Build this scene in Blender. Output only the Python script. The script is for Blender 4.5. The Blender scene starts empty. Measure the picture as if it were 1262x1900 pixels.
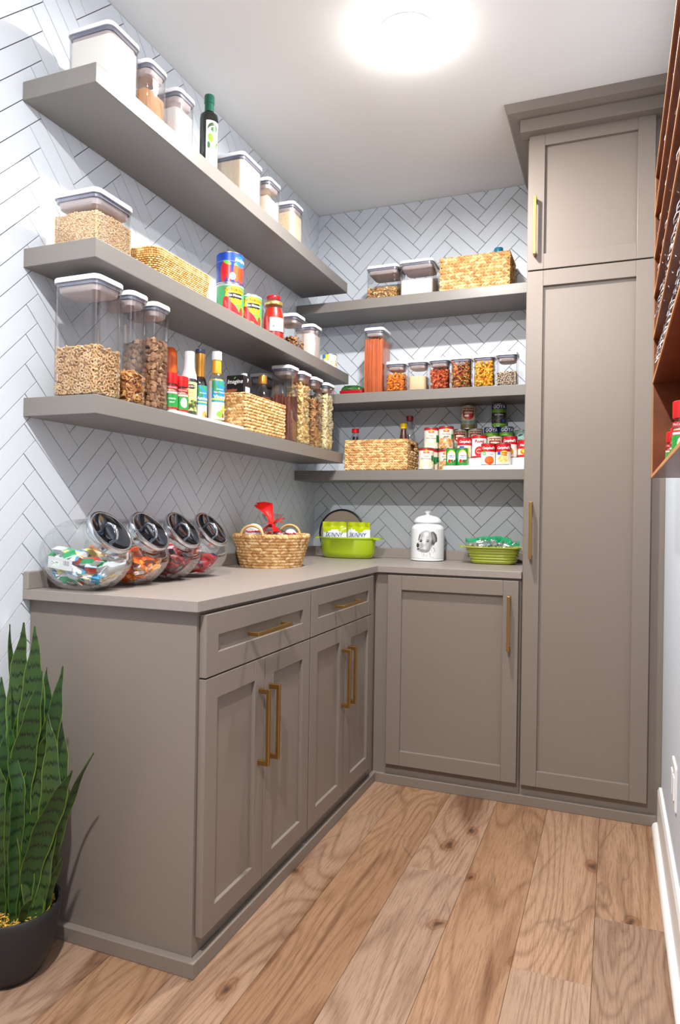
import bpy, math, random
import numpy as np
from mathutils import Vector, Matrix, noise as mnoise
random.seed(7); rng = np.random.default_rng(7)
sc = bpy.context.scene
C = sc.collection
PI = math.pi

# ------------------------------------------------------------------ camera
def V(*a): return Vector(a)
cd = bpy.data.cameras.new('camera'); cam = bpy.data.objects.new('camera', cd); C.objects.link(cam)
cr = V(0.93022944, 0.36663694, 0.01582871); cu = V(-0.01342919, -0.00909454, 0.99986846); cf = V(-0.36673267, 0.93031965, 0.00353637)
m = Matrix.Identity(4)
for i in range(3):
    m[i][0] = cr[i]; m[i][1] = cu[i]; m[i][2] = -cf[i]
m[0][3], m[1][3], m[2][3] = 1.48648, -3.39547, 1.12917
cam.matrix_world = m
cd.sensor_fit = 'HORIZONTAL'; cd.sensor_width = 36; cd.lens = 36 * 1291.9 / 1262
cd.clip_start = 0.02
sc.camera = cam

# ------------------------------------------------------------------ world, light, exposure
sc.view_settings.view_transform = 'Standard'; sc.view_settings.look = 'None'
sc.view_settings.gamma = 1; sc.view_settings.use_curve_mapping = False
sc.view_settings.exposure = 0.72
w = bpy.data.worlds.new('world'); sc.world = w; w.use_nodes = True
w.node_tree.nodes['Background'].inputs[0].default_value = (0.95, 0.97, 1.0, 1)
w.node_tree.nodes['Background'].inputs[1].default_value = 0.22
sc.cycles.transparent_max_bounces = 40
sc.cycles.max_bounces = 10
sc.cycles.caustics_reflective = False
LAMPS = [('near_corner', 0.8312, -1.2031, 27, 0.045, (1, .985, .96)), ('above_door', 1.06, -3.12, 46, 0.032, (1, .985, .96))]
for n, lx, ly, pw, rad, col in LAMPS:
    ld = bpy.data.lights.new('lamp_' + n, 'AREA'); ld.shape = 'DISK'; ld.size = rad * 2; ld.energy = pw; ld.color = col
    lo = bpy.data.objects.new('lamp_' + n, ld); lo.location = (lx, ly, 2.636); C.objects.link(lo)

# ------------------------------------------------------------------ helpers: materials
def s2l(c):
    return tuple((x / 12.92 if x <= .04045 else ((x + .055) / 1.055) ** 2.4) for x in c)
def rgb(r, g, b): return s2l((r / 255, g / 255, b / 255))
def nmat(name):
    mt = bpy.data.materials.new(name); mt.use_nodes = True
    nt = mt.node_tree; return mt, nt, nt.nodes, nt.links, nt.nodes['Principled BSDF']
_mc = {}
def mat(name, col, rough=.5, metal=0., bump=0., bscale=200., spec=.5, coat=0., var=0., vscale=5., emit=None, es=0, sss=0):
    if name in _mc: return _mc[name]
    mt, nt, N, L, b = nmat(name)
    b.inputs['Base Color'].default_value = (*col, 1); b.inputs['Roughness'].default_value = rough
    b.inputs['Metallic'].default_value = metal; b.inputs['Specular IOR Level'].default_value = spec
    b.inputs['Coat Weight'].default_value = coat
    if sss: b.inputs['Subsurface Weight'].default_value = sss; b.inputs['Subsurface Radius'].default_value = (.01, .01, .01)
    if emit: b.inputs['Emission Color'].default_value = (*emit, 1); b.inputs['Emission Strength'].default_value = es
    if bump or var:
        tc = N.new('ShaderNodeTexCoord')
    if var:
        nz = N.new('ShaderNodeTexNoise'); nz.inputs['Scale'].default_value = vscale; nz.inputs['Detail'].default_value = 4
        L.new(tc.outputs['Object'], nz.inputs['Vector'])
        cr_ = N.new('ShaderNodeValToRGB'); e = cr_.color_ramp.elements
        e[0].position = .3; e[1].position = .7
        e[0].color = (*[x * (1 - var) for x in col], 1); e[1].color = (*[min(1, x * (1 + var)) for x in col], 1)
        L.new(nz.outputs['Fac'], cr_.inputs['Fac']); L.new(cr_.outputs['Color'], b.inputs['Base Color'])
    if bump:
        nz = N.new('ShaderNodeTexNoise'); nz.inputs['Scale'].default_value = bscale; nz.inputs['Detail'].default_value = 3
        L.new(tc.outputs['Object'], nz.inputs['Vector'])
        bp = N.new('ShaderNodeBump'); bp.inputs['Strength'].default_value = bump; bp.inputs['Distance'].default_value = .001
        L.new(nz.outputs['Fac'], bp.inputs['Height']); L.new(bp.outputs['Normal'], b.inputs['Normal'])
    _mc[name] = mt; return mt
def mat_isl(name, cols, rough=.6, bump=0., bscale=300, coat=0., spec=.4):
    """every loose piece of the mesh takes its own colour from the list"""
    if name in _mc: return _mc[name]
    mt, nt, N, L, b = nmat(name)
    g = N.new('ShaderNodeNewGeometry'); r = N.new('ShaderNodeValToRGB'); r.color_ramp.interpolation = 'CONSTANT'
    e = r.color_ramp.elements
    while len(e) < len(cols): e.new(.5)
    for i, c in enumerate(cols): e[i].position = i / len(cols); e[i].color = (*c, 1)
    L.new(g.outputs['Random Per Island'], r.inputs['Fac']); L.new(r.outputs['Color'], b.inputs['Base Color'])
    b.inputs['Roughness'].default_value = rough; b.inputs['Coat Weight'].default_value = coat; b.inputs['Specular IOR Level'].default_value = spec
    if bump:
        tc = N.new('ShaderNodeTexCoord'); nz = N.new('ShaderNodeTexNoise'); nz.inputs['Scale'].default_value = bscale
        L.new(tc.outputs['Object'], nz.inputs['Vector'])
        bp = N.new('ShaderNodeBump'); bp.inputs['Strength'].default_value = bump; bp.inputs['Distance'].default_value = .001
        L.new(nz.outputs['Fac'], bp.inputs['Height']); L.new(bp.outputs['Normal'], b.inputs['Normal'])
    _mc[name] = mt; return mt
def mat_clear(name, tint, gloss=.12, rough=.03):
    """thin clear plastic or glass: transparent sheet with fresnel gloss"""
    if name in _mc: return _mc[name]
    mt = bpy.data.materials.new(name); mt.use_nodes = True; nt = mt.node_tree; N = nt.nodes; L = nt.links
    N.remove(N['Principled BSDF']); out = N['Material Output']
    t = N.new('ShaderNodeBsdfTransparent'); t.inputs[0].default_value = (*tint, 1)
    g = N.new('ShaderNodeBsdfGlossy'); g.inputs['Roughness'].default_value = rough
    lw = N.new('ShaderNodeLayerWeight'); lw.inputs['Blend'].default_value = .18
    ma = N.new('ShaderNodeMath'); ma.operation = 'MULTIPLY_ADD'; ma.inputs[1].default_value = .38; ma.inputs[2].default_value = gloss * .3
    ma.use_clamp = True
    mx = N.new('ShaderNodeMixShader')
    L.new(lw.outputs['Fresnel'], ma.inputs[0]); L.new(ma.outputs[0], mx.inputs[0]); L.new(t.outputs[0], mx.inputs[1]); L.new(g.outputs[0], mx.inputs[2])
    L.new(mx.outputs[0], out.inputs[0]); _mc[name] = mt; return mt
def mat_print(name='print', rough=.35, coat=.2):
    if name in _mc: return _mc[name]
    mt, nt, N, L, b = nmat(name)
    a = N.new('ShaderNodeVertexColor'); a.layer_name = 'Col'
    L.new(a.outputs['Color'], b.inputs['Base Color']); b.inputs['Roughness'].default_value = rough; b.inputs['Coat Weight'].default_value = coat
    _mc[name] = mt; return mt

# ------------------------------------------------------------------ helpers: objects
def tag(o, label=None, cat=None, group=None, kind=None):
    if label: o['label'] = label
    if cat: o['category'] = cat
    if group: o['group'] = group
    if kind: o['kind'] = kind
    return o
def thing(name, label, cat, loc=(0, 0, 0), rz=0, group=None):
    o = bpy.data.objects.new(name, None); C.objects.link(o); o.empty_display_size = .02
    o.location = loc; o.rotation_euler = (0, 0, rz)
    return tag(o, label, cat, group)
def copy_tree(o, parent=None):
    c = o.copy(); C.objects.link(c); c.parent = parent
    for ch in list(o.children): copy_tree(ch, c)
    return c
class MB:
    def __init__(s): s.v = []; s.f = []; s.mi = []; s.n = 0; s.col = []
    def add(s, v, f, mi=0, M=None, col=None):
        v = np.asarray(v, float).reshape(-1, 3)
        if M is not None:
            M = np.array(M); v = v @ M[:3, :3].T + M[:3, 3]
        s.v.append(v); o = s.n
        s.f += [tuple(i + o for i in q) for q in f]; s.mi += [mi] * len(f); s.n += len(v)
        if col is not None: s.col.append(np.asarray(col, float).reshape(-1, 3))
        return s
    def box(s, a, b, mi=0, M=None):
        (x0, y0, z0), (x1, y1, z1) = a, b
        v = [(x0, y0, z0), (x1, y0, z0), (x1, y1, z0), (x0, y1, z0), (x0, y0, z1), (x1, y0, z1), (x1, y1, z1), (x0, y1, z1)]
        return s.add(v, [(0, 3, 2, 1), (4, 5, 6, 7), (0, 1, 5, 4), (1, 2, 6, 5), (2, 3, 7, 6), (3, 0, 4, 7)], mi, M)
    def loft(s, loops, cap0=True, cap1=True, mi=0, M=None, close=False):
        n = len(loops[0]); v = np.concatenate([np.asarray(l, float) for l in loops]); f = []
        k = len(loops)
        for i in range(k - 1 + (1 if close else 0)):
            a = i * n; b = ((i + 1) % k) * n
            for j in range(n): f.append((a + j, a + (j + 1) % n, b + (j + 1) % n, b + j))
        if cap0 and not close: f.append(tuple(range(n - 1, -1, -1)))
        if cap1 and not close: f.append(tuple(range((k - 1) * n, k * n)))
        return s.add(v, f, mi, M)
    def lathe(s, prof, n=32, mi=0, M=None, cap0=True, cap1=True, sx=1, sy=1):
        a = np.arange(n) * 2 * PI / n
        return s.loft([np.c_[r * np.cos(a) * sx, r * np.sin(a) * sy, np.full(n, z)] for r, z in prof], cap0, cap1, mi, M)
    def tube(s, pts, r, n=8, mi=0, closed=False, rr=None):
        P = [Vector(p) for p in pts]; k = len(P); loops = []; up = None
        for i in range(k):
            a = P[(i - 1) % k] if (closed or i > 0) else P[i]; b = P[(i + 1) % k] if (closed or i < k - 1) else P[i]
            t = (b - a).normalized()
            if up is None:
                up = Vector((0, 0, 1)) if abs(t.z) < .9 else Vector((1, 0, 0))
            x = t.cross(up).normalized(); up = x.cross(t).normalized()
            q = rr[i] if rr else r
            loops.append([P[i] + x * (math.cos(c) * q) + up * (math.sin(c) * q) for c in [j * 2 * PI / n for j in range(n)]])
        return s.loft([[tuple(p) for p in l] for l in loops], mi=mi, close=closed)
    def build(s, name, mats, parent=None, smooth=None, bevel=0., loc=None, bseg=2):
        me = bpy.data.meshes.new(name)
        v = np.concatenate(s.v) if s.v else np.zeros((0, 3))
        me.from_pydata(v.tolist(), [], s.f)
        if not isinstance(mats, (list, tuple)): mats = [mats]
        for q in mats: me.materials.append(q)
        if len(mats) > 1: me.polygons.foreach_set('material_index', s.mi)
        if s.col:
            ca = me.color_attributes.new('Col', 'FLOAT_COLOR', 'POINT'); c = np.concatenate(s.col)
            ca.data.foreach_set('color', np.c_[c, np.ones(len(c))].astype(np.float32).ravel())
        if smooth is not None:
            me.shade_smooth()
            if smooth < 180: me.set_sharp_from_angle(angle=math.radians(smooth))
        me.validate(); me.update()
        o = bpy.data.objects.new(name, me); C.objects.link(o); o.parent = parent
        if loc: o.location = loc
        if bevel:
            bm = o.modifiers.new('bevel', 'BEVEL'); bm.width = bevel; bm.segments = bseg; bm.limit_method = 'ANGLE'; bm.angle_limit = math.radians(40)
            bm.harden_normals = False
        return o
def boxo(name, a, b, m_, parent=None, bevel=0., **k):
    return MB().box(a, b).build(name, m_, parent, bevel=bevel, **k)
def RZ(a): return np.array(Matrix.Rotation(a, 4, 'Z'))
def TR(x, y, z, M=None):
    T = np.eye(4); T[:3, 3] = (x, y, z); return T if M is None else T @ np.array(M)
def rr(sx, sy, r, z, k=5, ox=0, oy=0):
    """rounded rectangle loop"""
    r = min(r, sx / 2 - 1e-4, sy / 2 - 1e-4); out = []
    for q, (cx, cy) in enumerate([(sx / 2 - r, sy / 2 - r), (-sx / 2 + r, sy / 2 - r), (-sx / 2 + r, -sy / 2 + r), (sx / 2 - r, -sy / 2 + r)]):
        for i in range(k):
            a = q * PI / 2 + i * (PI / 2) / (k - 1)
            out.append((ox + cx + r * math.cos(a), oy + cy + r * math.sin(a), z))
    return out

# text geometry (flat triangles, centred), cached
_tc = {}
def text_geo(s, size, bold=0., shear=0., sx=1.):
    k = (s, size, bold, shear, sx)
    if k in _tc: return _tc[k]
    cu_ = bpy.data.curves.new('t', 'FONT'); cu_.body = s; cu_.size = size; cu_.align_x = 'CENTER'; cu_.align_y = 'CENTER'
    cu_.offset = bold * size; cu_.shear = shear; cu_.resolution_u = 2
    ob = bpy.data.objects.new('t', cu_); C.objects.link(ob)
    dg = bpy.context.evaluated_depsgraph_get(); me = ob.evaluated_get(dg).to_mesh()
    v = np.array([tuple(q.co) for q in me.vertices]).reshape(-1, 3)[:, :2].copy(); v[:, 0] *= sx
    f = [tuple(p.vertices) for p in me.polygons]
    ob.evaluated_get(dg).to_mesh_clear(); C.objects.unlink(ob); bpy.data.objects.remove(ob); bpy.data.curves.remove(cu_)
    _tc[k] = (v, f); return _tc[k]

# painted print: colours worked out per grid point
class Paint:
    def __init__(s, W, H, base, res=.0015):
        s.W, s.H = W, H; s.nu = max(2, int(W / res)); s.nv = max(2, int(H / res))
        s.u, s.v = np.meshgrid(np.linspace(-W / 2, W / 2, s.nu), np.linspace(0, H, s.nv)); s.c = np.zeros((s.nv, s.nu, 3)); s.c[:] = base; s.texts = []
    def rect(s, u0, u1, v0, v1, c): s.c[(s.u >= u0) & (s.u <= u1) & (s.v >= v0) & (s.v <= v1)] = c; return s
    def band(s, v0, v1, c): return s.rect(-9, 9, v0, v1, c)
    def ell(s, cu, cv, ru, rv, c, rot=0):
        du = s.u - cu; dv = s.v - cv; a = du * math.cos(rot) + dv * math.sin(rot); b = -du * math.sin(rot) + dv * math.cos(rot)
        s.c[(a / ru) ** 2 + (b / rv) ** 2 <= 1] = c; return s
    def shade(s, cu, cv, ru, rv, c, amt=1., rot=0):
        du = s.u - cu; dv = s.v - cv; a = du * math.cos(rot) + dv * math.sin(rot); b = -du * math.sin(rot) + dv * math.cos(rot)
        w_ = np.exp(-((a / ru) ** 2 + (b / rv) ** 2) ** 1.5)[..., None] * amt
        s.c = s.c * (1 - w_) + np.array(c) * w_; return s
    def poly(s, pts, c):
        ins = np.zeros(s.u.shape, bool); n = len(pts)
        for i in range(n):
            (x1, y1), (x2, y2) = pts[i], pts[(i + 1) % n]
            if y1 == y2: continue
            k = ((y1 > s.v) != (y2 > s.v)) & (s.u < (x2 - x1) * (s.v - y1) / (y2 - y1) + x1); ins ^= k
        s.c[ins] = c; return s
    def stroke(s, pts, w_, c, a=1.):
        for (x1, y1), (x2, y2) in zip(pts[:-1], pts[1:]):
            dx, dy = x2 - x1, y2 - y1; t = np.clip(((s.u - x1) * dx + (s.v - y1) * dy) / (dx * dx + dy * dy + 1e-12), 0, 1)
            d = np.hypot(s.u - x1 - t * dx, s.v - y1 - t * dy); k = d < w_ / 2; s.c[k] = s.c[k] * (1 - a) + np.array(c) * a
        return s
    def text(s, t, u, v, size, c, bold=.0, shear=0., sx=1.): s.texts.append((t, u, v, size, c, bold, shear, sx)); return s
    def speck(s, v0, v1, cols, n, r, u0=None, u1=None):
        for _ in range(n):
            s.ell(random.uniform(-s.W / 2 if u0 is None else u0, s.W / 2 if u1 is None else u1), random.uniform(v0, v1), r * random.uniform(.6, 1.2), r * random.uniform(.5, 1), random.choice(cols), random.uniform(0, 3))
        return s
    def mesh(s, mb, fmap, off=.0005):
        """fmap(u, v, d) -> xyz arrays"""
        P = fmap(s.u.ravel(), s.v.ravel(), 0.); nu, nv = s.nu, s.nv
        f = [(j * nu + i, j * nu + i + 1, (j + 1) * nu + i + 1, (j + 1) * nu + i) for j in range(nv - 1) for i in range(nu - 1)]
        mb.add(P, f, 0, None, s.c.reshape(-1, 3))
        for t, u, v, size, c, bold, shear, sx in s.texts:
            g, tf = text_geo(t, size, bold, shear, sx)
            if not len(g): continue
            lim = s.W / 2 - .0005
            uu = np.clip(g[:, 0] + u, -lim, lim)
            mb.add(fmap(uu, g[:, 1] + v, off * 2.2), tf, 0, None, np.tile(c, (len(g), 1)))
        return mb
def cylmap(r, a0, z0=0., rfun=None):
    def f(u, v, d):
        R = (r if rfun is None else rfun(v)) + d; a = a0 + u / r
        return np.c_[R * np.cos(a), R * np.sin(a), z0 + v]
    return f
def planemap(o, du, dv):
    o = np.array(o, float); du = np.array(du, float); dv = np.array(dv, float); n = np.cross(du, dv); n /= np.linalg.norm(n)
    return lambda u, v, d: o + np.outer(u, du) + np.outer(v, dv) + n * (d)

# colours
WHITE = rgb(240, 240, 240); BLACK = rgb(18, 18, 20); RED = rgb(200, 18, 30); DRED = rgb(130, 20, 26); GREEN = rgb(20, 140, 55); BLUE = rgb(20, 50, 150)
YEL = rgb(245, 205, 30); ORG = rgb(238, 110, 20); CREAM = rgb(238, 226, 196)

M_cab = mat('cabinet_paint', rgb(128, 117, 108), .38, bump=.12, bscale=260, spec=.4)
M_gap = mat('cabinet_inside', rgb(60, 54, 50), .7)
M_top = mat('worktop_laminate', rgb(145, 135, 128), .42, bump=.1, bscale=900, var=.03, vscale=40)
M_shelf = mat('shelf_paint', rgb(122, 117, 112), .36, bump=.1, bscale=260)
M_brass = mat('aged_brass', rgb(184, 144, 84), .32, 1.)
M_tile = mat('white_tile', rgb(214, 220, 227), .34, bump=.25, bscale=60, spec=.4)
M_grout = mat('dark_grout', rgb(92, 92, 96), .9)
M_ceil = mat('ceiling_paint', rgb(240, 239, 237), .9, bump=.3, bscale=400)
M_wall = mat('blue_white_paint', rgb(212, 220, 230), .6, bump=.15, bscale=300)
M_white = mat('white_trim_paint', rgb(238, 238, 236), .35)
M_lid = mat('white_lid_plastic', rgb(240, 240, 244), .3)
M_seal = mat('grey_seal', rgb(120, 122, 140), .35)
M_plug = mat('lid_underside', rgb(186, 172, 170), .4)
M_clear = mat_clear('clear_plastic', (.985, .985, .99), .08)
M_glass = mat_clear('clear_glass', (.95, .965, .965), .2)
M_chrome = mat('chrome', (.62, .64, .68), .07, 1.)
M_chrome_refl = mat('chrome_dark_reflection', (.16, .18, .22), .05, 1., spec=.8)  # chrome lid tops: their dark bluish reflection is put into the base colour
M_steel = mat('tin_steel', (.62, .62, .64), .25, 1.)
M_print = mat_print()
M_matteprint = mat_print('matte_print', .6, 0)

# ================================================================== SETTING
CEIL = 2.7151; WX = 1.6607; YB = -4.3
# floor: planks of their own
def floor_mat():
    mt, nt, N, L, b = nmat('oak_planks')
    oi = N.new('ShaderNodeObjectInfo'); tc = N.new('ShaderNodeTexCoord')
    cm = N.new('ShaderNodeCombineXYZ'); mu = N.new('ShaderNodeMath'); mu.operation = 'MULTIPLY'; mu.inputs[1].default_value = 37.0
    L.new(oi.outputs['Random'], mu.inputs[0])
    for i in range(3): L.new(mu.outputs[0], cm.inputs[i])
    ad = N.new('ShaderNodeVectorMath'); ad.operation = 'ADD'; L.new(tc.outputs['Object'], ad.inputs[0]); L.new(cm.outputs[0], ad.inputs[1])
    mp = N.new('ShaderNodeMapping'); mp.inputs['Scale'].default_value = (1, .16, 1); L.new(ad.outputs[0], mp.inputs[0])
    # growth figure: contour bands of a smooth, stretched noise -> cathedral ovals
    n1 = N.new('ShaderNodeTexNoise'); n1.inputs['Scale'].default_value = 4.2; n1.inputs['Detail'].default_value = 1.5; n1.inputs['Distortion'].default_value = .5
    L.new(mp.outputs[0], n1.inputs['Vector'])
    m1 = N.new('ShaderNodeMath'); m1.operation = 'MULTIPLY'; m1.inputs[1].default_value = 22; L.new(n1.outputs['Fac'], m1.inputs[0])
    fr = N.new('ShaderNodeMath'); fr.operation = 'PINGPONG'; fr.inputs[1].default_value = .5; L.new(m1.outputs[0], fr.inputs[0])
    # fine grain
    mp2 = N.new('ShaderNodeMapping'); mp2.inputs['Scale'].default_value = (1, .05, 1); L.new(ad.outputs[0], mp2.inputs[0])
    n2 = N.new('ShaderNodeTexNoise'); n2.inputs['Scale'].default_value = 260; n2.inputs['Detail'].default_value = 6; n2.inputs['Roughness'].default_value = .65
    L.new(mp2.outputs[0], n2.inputs['Vector'])
    n3 = N.new('ShaderNodeTexNoise'); n3.inputs['Scale'].default_value = 3; n3.inputs['Detail'].default_value = 3; L.new(mp.outputs[0], n3.inputs['Vector'])
    r1 = N.new('ShaderNodeValToRGB'); e = r1.color_ramp.elements
    e[0].position = .2; e[0].color = (*rgb(140, 104, 76), 1); e[1].position = .8; e[1].color = (*rgb(172, 138, 110), 1)
    L.new(n3.outputs['Fac'], r1.inputs['Fac'])
    # per plank shift
    hs = N.new('ShaderNodeHueSaturation'); mr = N.new('ShaderNodeMapRange'); mr.inputs[3].default_value = .90; mr.inputs[4].default_value = 1.06
    L.new(oi.outputs['Random'], mr.inputs[0]); L.new(mr.outputs[0], hs.inputs['Value'])
    wn = N.new('ShaderNodeTexWhiteNoise'); wn.noise_dimensions = '1D'; L.new(mu.outputs[0], wn.inputs['W'])
    mr2 = N.new('ShaderNodeMapRange'); mr2.inputs[3].default_value = .84; mr2.inputs[4].default_value = 1.04; L.new(wn.outputs['Value'], mr2.inputs[0]); L.new(mr2.outputs[0], hs.inputs['Saturation'])
    L.new(r1.outputs['Color'], hs.inputs['Color'])
    x1 = N.new('ShaderNodeMixRGB'); x1.blend_type = 'MULTIPLY'
    rr1 = N.new('ShaderNodeValToRGB'); e = rr1.color_ramp.elements; e[0].position = .0; e[0].color = (.5, .40, .33, 1); e[1].position = .26; e[1].color = (1, 1, 1, 1)
    L.new(fr.outputs[0], rr1.inputs['Fac']); x1.inputs[0].default_value = .5; L.new(hs.outputs['Color'], x1.inputs[1]); L.new(rr1.outputs['Color'], x1.inputs[2])
    x2 = N.new('ShaderNodeMixRGB'); x2.blend_type = 'MULTIPLY'; x2.inputs[0].default_value = .75
    rr2 = N.new('ShaderNodeValToRGB'); e = rr2.color_ramp.elements; e[0].position = .38; e[0].color = (.66, .60, .56, 1); e[1].position = .52; e[1].color = (1, 1, 1, 1)
    L.new(n2.outputs['Fac'], rr2.inputs['Fac']); L.new(x1.outputs[0], x2.inputs[1]); L.new(rr2.outputs['Color'], x2.inputs[2])
    # knots
    mp3 = N.new('ShaderNodeMapping'); mp3.inputs['Scale'].default_value = (1, .55, 1); L.new(ad.outputs[0], mp3.inputs[0])
    nk = N.new('ShaderNodeTexNoise'); nk.inputs['Scale'].default_value = 14; L.new(mp3.outputs[0], nk.inputs['Vector'])
    av = N.new('ShaderNodeMixRGB'); av.inputs[0].default_value = .06; L.new(mp3.outputs[0], av.inputs[1]); L.new(nk.outputs['Color'], av.inputs[2])
    vo = N.new('ShaderNodeTexVoronoi'); vo.voronoi_dimensions = '2D'; vo.inputs['Scale'].default_value = 3.4; L.new(av.outputs[0], vo.inputs['Vector'])
    rk = N.new('ShaderNodeValToRGB'); e = rk.color_ramp.elements; e[0].position = .012; e[0].color = (.08, .07, .065, 1); e[1].position = .12; e[1].color = (1, 1, 1, 1)
    m_ = e.new(.03); m_.color = (.42, .28, .2, 1); m_ = e.new(.05); m_.color = (.72, .6, .5, 1); m_ = e.new(.06); m_.color = (.55, .42, .33, 1); m_ = e.new(.075); m_.color = (.9, .84, .8, 1)
    L.new(vo.outputs['Distance'], rk.inputs['Fac'])
    x3 = N.new('ShaderNodeMixRGB'); x3.blend_type = 'MULTIPLY'; x3.inputs[0].default_value = .85; L.new(x2.outputs[0], x3.inputs[1]); L.new(rk.outputs['Color'], x3.inputs[2])
    # long darker mineral streaks
    mp4 = N.new('ShaderNodeMapping'); mp4.inputs['Scale'].default_value = (1, .12, 1); L.new(ad.outputs[0], mp4.inputs[0])
    n4 = N.new('ShaderNodeTexNoise'); n4.inputs['Scale'].default_value = 7; n4.inputs['Detail'].default_value = 5; n4.inputs['Distortion'].default_value = .8; L.new(mp4.outputs[0], n4.inputs['Vector'])
    r4 = N.new('ShaderNodeValToRGB'); e = r4.color_ramp.elements; e[0].position = .33; e[0].color = (.46, .34, .26, 1); e[1].position = .42; e[1].color = (1, 1, 1, 1); L.new(n4.outputs['Fac'], r4.inputs['Fac'])
    x4 = N.new('ShaderNodeMixRGB'); x4.blend_type = 'MULTIPLY'; x4.inputs[0].default_value = .8; L.new(x3.outputs[0], x4.inputs[1]); L.new(r4.outputs['Color'], x4.inputs[2])
    # thin dark mineral lines: narrow contour of a stretched noise, broken up by another
    mp5 = N.new('ShaderNodeMapping'); mp5.inputs['Scale'].default_value = (1, .22, 1); L.new(ad.outputs[0], mp5.inputs[0])
    n5 = N.new('ShaderNodeTexNoise'); n5.inputs['Scale'].default_value = 5; n5.inputs['Detail'].default_value = 4; n5.inputs['Distortion'].default_value = .6; L.new(mp5.outputs[0], n5.inputs['Vector'])
    r5 = N.new('ShaderNodeValToRGB'); e = r5.color_ramp.elements; e[0].position = .485; e[0].color = (0, 0, 0, 1); e[1].position = .515; e[1].color = (0, 0, 0, 1); q5 = e.new(.5); q5.color = (1, 1, 1, 1); L.new(n5.outputs['Fac'], r5.inputs['Fac'])
    n6 = N.new('ShaderNodeTexNoise'); n6.inputs['Scale'].default_value = 2.3; L.new(ad.outputs[0], n6.inputs['Vector'])
    r6 = N.new('ShaderNodeValToRGB'); e = r6.color_ramp.elements; e[0].position = .52; e[0].color = (0, 0, 0, 1); e[1].position = .6; e[1].color = (.4, .4, .4, 1); L.new(n6.outputs['Fac'], r6.inputs['Fac'])
    mm5 = N.new('ShaderNodeMath'); mm5.operation = 'MULTIPLY'; L.new(r5.outputs['Color'], mm5.inputs[0]); L.new(r6.outputs['Color'], mm5.inputs[1])
    x5 = N.new('ShaderNodeMixRGB'); L.new(mm5.outputs[0], x5.inputs[0]); L.new(x4.outputs[0], x5.inputs[1]); x5.inputs[2].default_value = (*rgb(78, 58, 48), 1)
    L.new(x5.outputs[0], b.inputs['Base Color']); b.inputs['Roughness'].default_value = .5; b.inputs['Specular IOR Level'].default_value = .35
    bp = N.new('ShaderNodeBump'); bp.inputs['Strength'].default_value = .25; bp.inputs['Distance'].default_value = .0008
    L.new(n2.outputs['Fac'], bp.inputs['Height']); L.new(bp.outputs['Normal'], b.inputs['Normal'])
    return mt
M_oak = floor_mat()
fl = boxo('floor', (-.05, YB, -.05), (WX + .05, .05, -.012), mat('subfloor', rgb(60, 42, 30), .9)); tag(fl, kind='structure')
edges = [-.07, .12, .31, .5, .69, .88, 1.0695, 1.26, 1.45, 1.64, 1.67]
joints = {0: [-1.5, -3], 1: [-2.35, -3.4], 2: [-1.7, -3.1], 3: [-.912, -2.75], 4: [-2.05, -3.6], 5: [-1.2165, -3.2], 6: [-2.6], 7: [-1.6, -3.3], 8: [-1.2845, -2.9], 9: [-2]}
for i in range(10):
    ys = [-.0] + joints[i] + [YB]
    for a, b in zip(ys[:-1], ys[1:]):
        g = .0004; x0, x1 = max(edges[i], -.04) + g, min(edges[i + 1], WX) - g
        o = MB().box((x0, b + g, -.012), (x1, a - g, 0)).build('plank', M_oak, fl, bevel=.0008, bseg=1)

ce = boxo('ceiling', (-.05, YB, CEIL), (WX + .05, .05, CEIL + .05), M_ceil); tag(ce, kind='structure')
wl = boxo('wall_left', (-.06, YB, -.02), (-.004, .06, CEIL + .02), M_grout); tag(wl, kind='structure')
wb = boxo('wall_back', (-.06, .004, -.02), (WX + .06, .06, CEIL + .02), M_grout); tag(wb, kind='structure')
wr = boxo('wall_right', (WX, YB, -.02), (WX + .05, .06, CEIL + .02), M_wall); tag(wr, kind='structure')

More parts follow.
